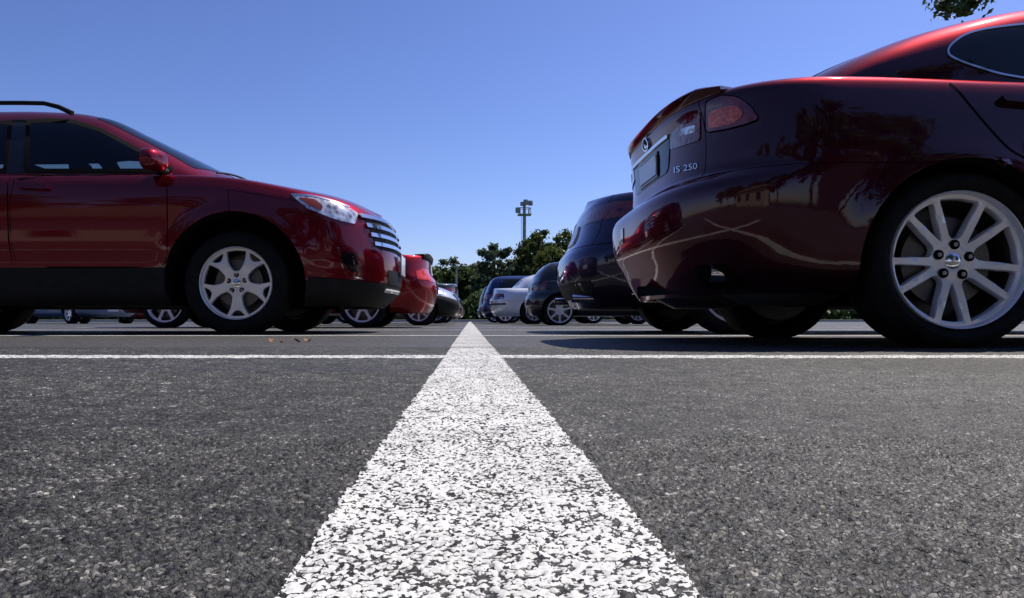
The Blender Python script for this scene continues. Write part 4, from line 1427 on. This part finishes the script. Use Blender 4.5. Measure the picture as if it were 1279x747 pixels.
def stones(x, y, cell, k, hi, rc):
    """aggregate chips: the highest of the neighbouring domes, and the tone of that chip"""
    xi = np.floor(x / cell); yi = np.floor(y / cell)
    best = np.full(x.shape, -1.0); tone = np.zeros(x.shape)
    for dx in (-1, 0, 1):
        for dy in (-1, 0, 1):
            cx = xi + dx; cy = yi + dy
            px = (cx + .08 + .84 * hash2(cx, cy, k)) * cell; py = (cy + .08 + .84 * hash2(cx, cy, k + 1)) * cell
            t = hash2(cx, cy, k + 2) * hi
            ax = .7 + .6 * hash2(cx, cy, k + 4)
            z = t - ((x - px) ** 2 * ax + (y - py) ** 2 / ax) / (2 * rc)
            m = z > best
            best = np.where(m, z, best); tone = np.where(m, hash2(cx, cy, k + 3), tone)
    return best, tone
def grain(x, y):
    wx = x + (vnoise(x, y, 160, 31) - .5) * .003; wy = y + (vnoise(x, y, 160, 32) - .5) * .003
    z1, t1 = stones(wx, wy, .0029, 1, .0013, .0012)
    z2, t2 = stones(wx, wy, .0062, 11, .0019, .0027)
    z1 = np.maximum(z1, -.0012); m = z2 - .0006 > z1
    z = np.where(m, z2 - .0006, z1); t = np.where(m, t2, t1)
    z = z + (vnoise(x, y, 1500, 41) - .5) * .0005 + (vnoise(x, y, 700, 42) - .5) * .0006
    und = (vnoise(x, y, 28, 43) - .5) * .0022 + (vnoise(x, y, 70, 44) - .5) * .0016
    return z, t, und
MX = [('asphalt_near', [], []), ('line_near', [], []), ('bay_left', [], []), ('bay_right', [], [])]
acc = {k: dict(v=[], f=[], a=[], t=[], n=0) for k in ('asphalt', 'line', 'bl', 'br')}
LX0, LW = .0060, .156
for (xa, xb, ya, yb, c) in ZONES:
    nx = int(round((xb - xa) / c)); ny = int(round((yb - ya) / c))
    gx, gy = np.meshgrid(np.linspace(xa, xb, nx + 1), np.linspace(ya, yb, ny + 1), indexing='ij')
    z, t, und = grain(gx, gy)
    e1 = (vnoise(gy, gx * 0, 300, 51) - .5) * .0026 + (vnoise(gy, gx * 0, 60, 52) - .5) * .0030
    e2 = (vnoise(gy, gx * 0, 300, 53) - .5) * .0026 + (vnoise(gy, gx * 0, 60, 54) - .5) * .0030
    on = (gx > LX0 - LW / 2 + e1) & (gx < LX0 + LW / 2 + e2)
    eb = (vnoise(gx, gy * 0, 120, 55) - .5) * .006
    onb = (np.abs(gy - 1.985) < .075 + eb) & ~on
    # paint fills part of the gaps between the chips
    paint_z = np.where(on | onb, np.maximum(z, -.0009) * .72 + .0004, z)
    fade = np.clip(np.minimum.reduce([(gy - .17) / .02 + 1, (2.70 - gy) / .15, (gx + 1.75) / .05 + (yb < 2) * 9, (2.05 - gx) / .05 + (yb < 2) * 9]), 0, 1)
    zz = (paint_z - .0006 + und) * fade
    V = np.stack([gx, gy, zz], -1).reshape(-1, 3)
    fi = (np.arange(nx)[:, None] * (ny + 1) + np.arange(ny)[None, :])
    F = np.stack([fi, fi + ny + 1, fi + ny + 2, fi + 1], -1).reshape(-1, 4)
    onf = (on[:-1, :-1]).reshape(-1); obf = (onb[:-1, :-1]).reshape(-1); left = (gx[:-1, :-1] < 0).reshape(-1)
    for key_, msk in (('asphalt', ~onf & ~obf), ('line', onf), ('bl', obf & left), ('br', obf & ~left)):
        if not msk.any(): continue
        Fm = F[msk]; u, inv = np.unique(Fm, return_inverse=True)
        A = acc[key_]
        A['f'].append(inv.reshape(-1, 4) + A['n']); A['v'].append(V[u]); A['a'].append(z.reshape(-1)[u]); A['t'].append(t.reshape(-1)[u]); A['n'] += len(u)
def big_mesh(name, A, mat):
    V = np.concatenate(A['v']); F = np.concatenate(A['f'])
    me = bpy.data.meshes.new(name)
    me.vertices.add(len(V)); me.vertices.foreach_set('co', V.astype(np.float32).ravel())
    me.loops.add(F.size); me.loops.foreach_set('vertex_index', F.astype(np.int32).ravel())
    me.polygons.add(len(F)); me.polygons.foreach_set('loop_start', np.arange(0, F.size, 4, dtype=np.int32))
    me.update(calc_edges=True)
    for nm, k in (('chip_height', 'a'), ('chip_tone', 't')):
        at = me.attributes.new(nm, 'FLOAT', 'POINT'); at.data.foreach_set('value', np.concatenate(A[k]).astype(np.float32))
    me.polygons.foreach_set('use_smooth', np.ones(len(F), dtype=bool))
    me.materials.append(mat)
    return link(bpy.data.objects.new(name, me))
def near_mats():
    def attr(n, nm):
        a = n.new('ShaderNodeAttribute'); a.attribute_name = nm; return a.outputs['Fac']
    m = principled('asphalt_chips', (0.05, 0.05, 0.05), 0.6, spec=0.35)
    n, l, b = nodes(m); tc = texco(n)
    tone = attr(n, 'chip_tone'); h = attr(n, 'chip_height')
    r1 = ramp(n, l, tone, [(0.0, (0.030, 0.029, 0.028)), (0.55, (0.055, 0.054, 0.051)), (0.80, (0.10, 0.097, 0.091)), (0.93, (0.22, 0.213, 0.20))])
    mr = n.new('ShaderNodeMapRange'); mr.inputs[1].default_value = -.0010; mr.inputs[2].default_value = .0009; l.new(h, mr.inputs[0])
    r2 = ramp(n, l, mr.outputs[0], [(0.10, 0.22), (0.65, 1.0)])
    big = noise(n, l, 2.2, 5, 0.65, tc); mid = noise(n, l, 22, 4, 0.6, tc)
    r3 = ramp(n, l, big.outputs['Fac'], [(0.35, 0.60), (0.65, 1.25)]); r4 = ramp(n, l, mid.outputs['Fac'], [(0.38, 0.45), (0.6, 1.2)])
    cur = r1.outputs[0]
    fn = noise(n, l, 1100, 3, 0.7, tc); r5 = ramp(n, l, fn.outputs['Fac'], [(0.3, 0.55), (0.7, 1.5)])
    for r in (r2, r3, r4, r5):
        mu = n.new('ShaderNodeMix'); mu.data_type = 'RGBA'; mu.blend_type = 'MULTIPLY'; mu.inputs[0].default_value = 1.0
        l.new(cur, mu.inputs[6]); l.new(r.outputs[0], mu.inputs[7]); cur = mu.outputs[2]
    # hard-edged small chips with black binder between them
    wv_ = n.new('ShaderNodeMix'); wv_.data_type = 'VECTOR'; wv_.inputs[0].default_value = .0035
    wn = noise(n, l, 260, 2, 0.5, tc); l.new(tc, wv_.inputs[4]); l.new(wn.outputs['Color'], wv_.inputs[5])
    ch = vor(n, l, 330, wv_.outputs[1]); cs = n.new('ShaderNodeSeparateColor'); l.new(ch.outputs['Color'], cs.inputs[0])
    ed = vor(n, l, 330, wv_.outputs[1], 'DISTANCE_TO_EDGE')
    r6 = ramp(n, l, cs.outputs[0], [(0.0, 0.30), (0.5, 0.85), (0.85, 1.35), (0.975, 2.1)])
    r7 = ramp(n, l, ed.outputs['Distance'], [(0.02, 0.18), (0.13, 1.0)])
    for r in (r6, r7):
        mu = n.new('ShaderNodeMix'); mu.data_type = 'RGBA'; mu.blend_type = 'MULTIPLY'; mu.inputs[0].default_value = 1.0
        l.new(cur, mu.inputs[6]); l.new(r.outputs[0], mu.inputs[7]); cur = mu.outputs[2]
    l.new(bump(n, l, r7.outputs[0], 0.5, 0.0012), b.inputs['Normal'])
    l.new(cur, b.inputs['Base Color'])
    rr = ramp(n, l, tone, [(0.0, 0.5), (1.0, 0.8)]); l.new(rr.outputs[0], b.inputs['Roughness'])
    M['asphalt_near'] = m
    m = principled('worn_line_paint', (0.7, 0.7, 0.7), 0.65, spec=0.3)
    n, l, b = nodes(m); tc = texco(n)
    h = attr(n, 'chip_height'); tone = attr(n, 'chip_tone')
    mid = noise(n, l, 60, 4, 0.65, tc); big = noise(n, l, 6, 4, 0.6, tc); fine = noise(n, l, 900, 2, 0.5, tc)
    s1 = n.new('ShaderNodeMath'); s1.operation = 'MULTIPLY_ADD'; s1.inputs[1].default_value = -.0022; l.new(mid.outputs['Fac'], s1.inputs[0]); l.new(h, s1.inputs[2])
    s2 = n.new('ShaderNodeMath'); s2.operation = 'MULTIPLY_ADD'; s2.inputs[1].default_value = -.0014; l.new(big.outputs['Fac'], s2.inputs[0]); l.new(s1.outputs[0], s2.inputs[2])
    s3 = n.new('ShaderNodeMath'); s3.operation = 'MULTIPLY_ADD'; s3.inputs[1].default_value = .0008; l.new(fine.outputs['Fac'], s3.inputs[0]); l.new(s2.outputs[0], s3.inputs[2])
    mr = n.new('ShaderNodeMapRange'); mr.inputs[1].default_value = -.00200; mr.inputs[2].default_value = -.00150; l.new(s3.outputs[0], mr.inputs[0])
    wr = ramp(n, l, big.outputs['Fac'], [(0.3, (0.62, 0.615, 0.595)), (0.7, (0.48, 0.475, 0.455))])
    dk = ramp(n, l, tone, [(0.0, (0.012, 0.012, 0.012)), (1.0, (0.05, 0.049, 0.047))])
    mix = n.new('ShaderNodeMix'); mix.data_type = 'RGBA'
    l.new(mr.outputs[0], mix.inputs[0]); l.new(dk.outputs[0], mix.inputs[6]); l.new(wr.outputs[0], mix.inputs[7])
    # pin holes where the paint has lifted off the binder
    pv = n.new('ShaderNodeMix'); pv.data_type = 'VECTOR'; pv.inputs[0].default_value = .005
    wn = noise(n, l, 240, 2, 0.6, tc); l.new(tc, pv.inputs[4]); l.new(wn.outputs['Color'], pv.inputs[5])
    ph_ = vor(n, l, 290, pv.outputs[1]); pn = noise(n, l, 34, 3, 0.6, tc)
    ps = n.new('ShaderNodeMath'); ps.operation = 'MULTIPLY_ADD'; ps.inputs[1].default_value = .55; l.new(pn.outputs['Fac'], ps.inputs[0]); l.new(ph_.outputs['Distance'], ps.inputs[2])
    pm = n.new('ShaderNodeMapRange'); pm.inputs[1].default_value = .90; pm.inputs[2].default_value = .945; l.new(ps.outputs[0], pm.inputs[0])
    mx2 = n.new('ShaderNodeMix'); mx2.data_type = 'RGBA'; l.new(pm.outputs[0], mx2.inputs[0]); l.new(mix.outputs[2], mx2.inputs[6]); mx2.inputs[7].default_value = (.012, .012, .012, 1)
    l.new(mx2.outputs[2], b.inputs['Base Color'])
    iv = n.new('ShaderNodeMath'); iv.operation = 'SUBTRACT'; iv.inputs[0].default_value = 1.0; l.new(pm.outputs[0], iv.inputs[1])
    l.new(bump(n, l, iv.outputs[0], 0.6, 0.0015), b.inputs['Normal'])
    M['line_near'] = m
near_mats()
tag(big_mesh('asphalt', acc['asphalt'], M['asphalt_near']), 'rough chipped asphalt in the foreground', 'pavement', kind='structure')
tag(big_mesh('centre_line', acc['line'], M['line_near']), 'pitted white paint of the middle stripe in the foreground', 'road marking', kind='structure')
tag(big_mesh('bay_line', acc['bl'], M['line_near']), 'nearest white bay line left of the middle stripe', 'road marking', kind='structure')
tag(big_mesh('bay_line', acc['br'], M['line_near']), 'nearest white bay line right of the middle stripe', 'road marking', kind='structure')
def paint_line(name, a, b, w, z, label, seed, mat=None, step=.012, jag=.0035, taperstep=True):
    """a painted stripe with a ragged edge, a thin sheet of paint"""
    rnd = random.Random(seed)
    a = Vector(a); b = Vector(b)
    d = (b - a); Ln = d.length; d.normalize(); nn = Vector((-d.y, d.x))
    ts = [0]
    while ts[-1] < Ln:
        k = step if not taperstep else step * max(1, ts[-1] * 1.2)
        ts.append(ts[-1] + min(k, 1.5))
    ts[-1] = Ln
    lo = []; hi = []
    j1 = j2 = 0
    for t in ts:
        j1 = .6 * j1 + rnd.gauss(0, jag * .7); j2 = .6 * j2 + rnd.gauss(0, jag * .7)
        p = a + d * t
        lo.append(p + nn * (w / 2 + j1)); hi.append(p - nn * (w / 2 + j2))
    vv = []; ff = []
    for p, q in zip(lo, hi):
        vv += [(p.x, p.y, -.001), (p.x, p.y, z), (q.x, q.y, z), (q.x, q.y, -.001)]
    for i in range(len(lo) - 1):
        for k in range(3):
            ff.append([4 * i + k, 4 * i + k + 1, 4 * i + k + 5, 4 * i + k + 4])
    o = mesh(name, vv, ff, mat or M['line'], None, smooth=False)
    tag(o, label, 'road marking', kind='structure')
    return o
paint_line('centre_line', (.0060, 2.66), (.0060, 44), .156, .0012, 'long worn white stripe running away down the middle', 1, step=.02, jag=.0012)
for k in range(12):
    y = 1.985 + 2.62 * k
    if k == 0:
        paint_line('bay_line', (-1.75, y), (-5.4, y), .15, .002, 'nearest white bay line far left', 8, step=.05, taperstep=False)
        paint_line('bay_line', (2.05, y), (5.4, y), .15, .002, 'nearest white bay line far right', 9, step=.05, taperstep=False)
        continue
    paint_line('bay_line', (-.066, y), (-5.4, y), .15, .002, 'thin white bay line to the left of the middle stripe', 10 + k, step=.05, taperstep=False)
    paint_line('bay_line', (.076, y), (5.4, y), .15, .002, 'thin white bay line to the right of the middle stripe', 40 + k, step=.05, taperstep=False)
# kerb at the end of the lot
bm = bmesh.new(); bm_box(bm, (0, 46.1, .06), (120, .3, .14), bev=.02)
tag(obj_bm('kerb', bm, M['concrete']), 'pale concrete kerb at the end of the car park', 'kerb', kind='structure')

# fallen leaves
for k, (px, py, s) in enumerate(((339, 428.3, .026), (371, 428.5, .032), (384, 427.6, .028), (352, 429.2, .014))):
    Y = FPX * CAMH / (py - VPY); X = (px - VPX) / FPX * Y
    rnd = random.Random(k)
    bm = bmesh.new()
    n = 9
    vs_ = []
    for i in range(n):
        t = i / (n - 1)
        wd = s * .42 * math.sin(PI * t ** .8) + .0006
        c = .012 * math.sin(t * 5 + k)
        vs_.append([bm.verts.new((s * (t - .5) * 1.6, sg * wd, .006 + c * .6 + .35 * abs(sg) * wd)) for sg in (-1, 0, 1)])
    for i in range(n - 1):
        for j in range(2):
            bm.faces.new((vs_[i][j], vs_[i + 1][j], vs_[i + 1][j + 1], vs_[i][j + 1]))
    o = obj_bm('dry_leaf', bm, M['dry_leaf'])
    o.location = (X, Y, .004); o.rotation_euler = (0, 0, rnd.uniform(0, 6))
    tag(o, ('curled brown leaf on the asphalt, farthest left of the fallen leaves', 'curled brown leaf lying in the middle of the fallen leaves',
            'curled brown leaf on the asphalt, farthest right of the fallen leaves', 'smallest brown leaf scrap on the asphalt among the fallen leaves')[k], 'leaf', 'fallen leaves near the red suv')

# ================================================================== trees
def tree(name, loc, height, rx, rz_, cz, n_clump, n_leaf, leaf, lm, label, group, seed, trunk_r=.18, clump_r=.28, extra=()):
    rnd = random.Random(seed)
    root = empty(name, loc)
    tag(root, label, 'tree', group)
    bm = bmesh.new()
    top = cz + rz_ * .5
    pts = [(0, 0, -.05)]
    x = y = 0
    for k in range(1, 7):
        x += rnd.uniform(-.12, .12) * rx * .3; y += rnd.uniform(-.12, .12) * rx * .3
        pts.append((x, y, top * k / 6))
    bm_tube(bm, pts, [trunk_r * (1.25 - .17 * k) for k in range(7)], 10)
    clumps = []
    for k in range(n_clump):
        while True:
            p = Vector((rnd.uniform(-1, 1), rnd.uniform(-1, 1), rnd.uniform(-1, 1)))
            if p.length < 1 and p.length > .3: break
        sh = 1.0 - .25 * max(0, p.z)
        c = Vector((p.x * rx * sh, p.y * rx * sh, cz + p.z * rz_))
        clumps.append((c, rx * clump_r * rnd.uniform(.6, 1.25)))
        if k < 26:
            i = min(5, max(2, int((c.z / top) * 5)))
            s_ = Vector(pts[i - 1]); m_ = s_.lerp(c, .5) + Vector((0, 0, .12 * rx))
            bm_tube(bm, [s_, m_, c], [trunk_r * .42, trunk_r * .22, trunk_r * .07], 6, False)
    for (ex, ey, ez, er) in extra:
        clumps.append((Vector((ex, ey, ez)), er))
        bm_tube(bm, [(ex + 3.4, ey, ez + 3.6), (ex + 1.2, ey, ez + 1.9), (ex, ey, ez)], [.05, .035, .012], 6, False)
    obj_bm('trunk', bm, M['bark'], root)
    nv = n_leaf
    rs = np.random.RandomState(seed)
    ci = rs.randint(0, len(clumps), nv)
    C = np.array([tuple(c[0]) for c in clumps])[ci]; Rr = np.array([c[1] for c in clumps])[ci]
    d = rs.normal(size=(nv, 3)); d /= np.linalg.norm(d, axis=1)[:, None]
    r = np.minimum(np.abs(rs.normal(0, .62, nv)), 1.25)
    P = C + d * (Rr * r)[:, None] * np.array([1.1, 1.1, .75])
    a = rs.normal(size=(nv, 3)); a /= np.linalg.norm(a, axis=1)[:, None]
    b = np.cross(a, rs.normal(size=(nv, 3))); b /= np.linalg.norm(b, axis=1)[:, None]
    sz = (leaf * rs.uniform(.6, 1.4, nv))[:, None]
    V = np.stack([P - a * sz, P - b * sz * .5, P + a * sz, P + b * sz * .5], 1).reshape(-1, 3)
    me = bpy.data.meshes.new('crown')
    F = np.arange(nv * 4).reshape(-1, 4)
    me.from_pydata(V.tolist(), [], F.tolist())
    me.materials.append(lm)
    link(bpy.data.objects.new('crown', me), root)
    return root
GT = 'trees at the end of the car park'
def treepx(px, ytop, Y, rx, lm, label, seed, n=9000, sparse=False, clump=110, leaf=.14):
    s = FPX / Y
    top = (VPY - ytop) / s + CAMH
    rz_ = top * .46
    n = int(n * 3.0)
    tree('tree', ((px - VPX) / s, Y, 0), top, rx, rz_, top - rz_ * 1.05, clump, n, leaf, lm, label, GT, seed, clump_r=.20 if not sparse else .17)
treepx(563, 320, 58, 2.3, M['leaf_dark'], 'dark round tree directly right of the bright red sedan', 3, 9000)
treepx(586, 340, 62, 1.9, M['leaf_dark'], 'low dark tree standing over the end of the white line', 4, 7000)
treepx(545, 330, 66, 2.2, M['leaf'], 'green tree half hidden behind the bright red sedan', 5, 7000)
treepx(619, 294, 54, 1.9, M['leaf_grey'], 'thin grey green tree with sky showing through, left of the mast', 6, 5200, True, 60, .15)
treepx(640, 318, 57, 1.5, M['leaf_grey'], 'low grey green tree between the thin tree and the mast', 16, 4200, True, 50, .15)
treepx(674, 287, 55, 2.4, M['leaf_olive'], 'broad olive green tree directly right of the mast', 7, 10000)
treepx(706, 289, 57, 2.4, M['leaf_olive'], 'olive green tree half hidden by the dark violet blue sedan', 8, 9000)
treepx(655, 322, 62, 2.2, M['leaf_dark'], 'dark low tree at the foot of the mast', 9, 8000)
treepx(602, 326, 60, 2.0, M['leaf_grey'], 'small grey green tree over the far end of the right row', 26, 8000)
treepx(690, 300, 60, 2.2, M['leaf'], 'mid green tree filling the gap between the two olive green trees', 27, 9000)
# hedge under them
bm_r = random.Random(2)
def hedge(name, x0, x1, y, h, lm, label, n):
    rs = np.random.RandomState(n)
    P = np.stack([rs.uniform(x0, x1, n), y + rs.normal(0, .45, n), h * rs.uniform(0, 1, n) ** .8 * (.8 + .25 * np.sin(rs.uniform(x0, x1, n)))], 1)
    P[:, 2] = h * rs.uniform(0, 1, n) * (.78 + .22 * np.sin(P[:, 0] * 1.7))
    a = rs.normal(size=(n, 3)); a /= np.linalg.norm(a, axis=1)[:, None]
    b = np.cross(a, rs.normal(size=(n, 3))); b /= np.linalg.norm(b, axis=1)[:, None]
    sz = (.17 * rs.uniform(.6, 1.4, n))[:, None]
    V = np.stack([P - a * sz, P - b * sz * .6, P + a * sz, P + b * sz * .6], 1).reshape(-1, 3)
    me = bpy.data.meshes.new(name)
    me.from_pydata(V.tolist(), [], np.arange(n * 4).reshape(-1, 4).tolist())
    me.materials.append(lm)
    o = link(bpy.data.objects.new(name, me))
    tag(o, label, 'hedge')
    return o
hedge('hedge', -60, 60, 50, 2.2, M['leaf_dark'], 'long dark clipped hedge along the end of the car park', 60000)
# big tree behind the maroon car, only its lowest twigs in the frame
tree('tree', (28.6, 30, 0), 24, 5.6, 5.5, 17.6, 75, 17000, .15, M['leaf_dark'], 'tall tree whose twigs show above the maroon sedan roof', None, 21, .35, .22,
     extra=((-8.3, 0, 13.9, 1.0), (-7.6, .2, 14.9, 1.1), (-8.9, -.2, 13.1, .6), (-7.9, 0, 13.2, .7), (-7.2, .2, 13.8, .6)))

# light mast
mt = empty('light_mast', ((655 - VPX) / FPX * 92, 92, 0))
tag(mt, 'tall grey mast with floodlights and a small platform, rising above the trees', 'mast')
bm = bmesh.new()
bm_tube(bm, [(0, 0, 0), (0, 0, 8), (0, 0, 15.0)], [.30, .25, .20], 12)
obj_bm('pole', bm, M['mast'], mt)
bm = bmesh.new()
bm_box(bm, (0, 0, 13.55), (1.7, 1.5, .12)); 
for k in range(8):
    a = k * PI / 4
    bm_tube(bm, [(math.cos(a) * .8, math.sin(a) * .7, 13.6), (math.cos(a) * .8, math.sin(a) * .7, 14.4)], .05, 6)
bm_tube(bm, [(math.cos(k * PI / 8) * .8, math.sin(k * PI / 8) * .7, 14.4) for k in range(17)], .05, 6)
obj_bm('platform', bm, M['mast'], mt)
for (x, z, s) in ((-.85, 14.1, .62), (.15, 15.1, .62), (.75, 15.0, .55), (-.35, 14.9, .4)):
    bm = bmesh.new(); bm_box(bm, (x, -.35, z), (s, .5, s), Matrix.Rotation(R_(-15), 3, 'X'), .06)
    obj_bm('floodlight', bm, M['mast'], mt)
bm = bmesh.new(); bm_tube(bm, [(-.40, 0, 0), (-.40, 0, 13.5)], .03, 6)
obj_bm('cable', bm, M['mast'], mt)
# slim lamp post by the left trees
lp = empty('street_lamp', ((570 - VPX) / FPX * 48, 48, 0))
tag(lp, 'slim dark lamp post in front of the dark round trees', 'street lamp')
bm = bmesh.new(); bm_tube(bm, [(0, 0, 0), (0, 0, 2), (0, 0, 3.6)], [.09, .07, .055], 8); obj_bm('pole', bm, M['mast'], lp)
bm = bmesh.new(); bm_box(bm, (0, -.2, 3.62), (.25, .6, .1), bev=.03); obj_bm('lamp_head', bm, M['mast'], lp)

# ================================================================== behind the camera: what the shiny flanks mirror
def building(loc, w, d, h, label, seed):
    b = empty('building', loc)
    tag(b, label, 'building')
    bm = bmesh.new(); bm_box(bm, (0, 0, h / 2), (w, d, h)); obj_bm('wall', bm, M['wall_beige'], b, False)
    bm = bmesh.new()
    v = [bm.verts.new(p) for p in ((-w / 2 - .5, -d / 2 - .5, h), (w / 2 + .5, -d / 2 - .5, h), (w / 2 + .5, d / 2 + .5, h), (-w / 2 - .5, d / 2 + .5, h), (-w / 2 + 1.5, 0, h + 2.2), (w / 2 - 1.5, 0, h + 2.2))]
    for f in ((0, 1, 5, 4), (2, 3, 4, 5), (1, 2, 5), (3, 0, 4), (3, 2, 1, 0)): bm.faces.new([v[i] for i in f])
    bm_fix(bm); obj_bm('roof', bm, M['roof_tile'], b, False)
    n = int(w / 3)
    for fl in range(int(h / 3)):
        for k in range(n):
            x = -w / 2 + (k + .5) * w / n
            bm = bmesh.new(); bm_box(bm, (x, d / 2 + .02, 1.6 + fl * 3), (1.5, .1, 1.4)); f = obj_bm('window', bm, M['concrete'], b, False)
            bm = bmesh.new(); bm_box(bm, (x, d / 2 + .05, 1.6 + fl * 3), (1.3, .1, 1.2)); obj_bm('pane', bm, M['glass'], f, False)
    return b
building((-9, -15, 0), 11, 6, 3.6, 'long beige building with brown roof behind the viewer', 1)
building((11, -13, 0), 6, 5, 3.6, 'small beige house with brown roof behind the viewer', 2)
BT = ((7, -15, 17, 'nearest the small beige house'), (-1, -19, 16, 'in the middle of the row'), (16, -21, 18, 'right of the small beige house'), (26, -17, 16, 'second from the right end of the row'),
      (36, -20, 17, 'at the right end of the row'), (-13, -24, 17, 'left of the middle'), (-22, -18, 16, 'third from the left end of the row'), (-33, -21, 18, 'second from the left end of the row'), (-44, -19, 16, 'at the left end of the row'))
for k, (x, y, h, wh) in enumerate(BT):
    tree('tree', (x, y, 0), h, 5.2, 7.0, h - 7.2, 90, 9000, .36, M['leaf_dark'], 'dark tree behind the viewer, ' + wh, 'trees behind the viewer', 50 + k, .2, .24)
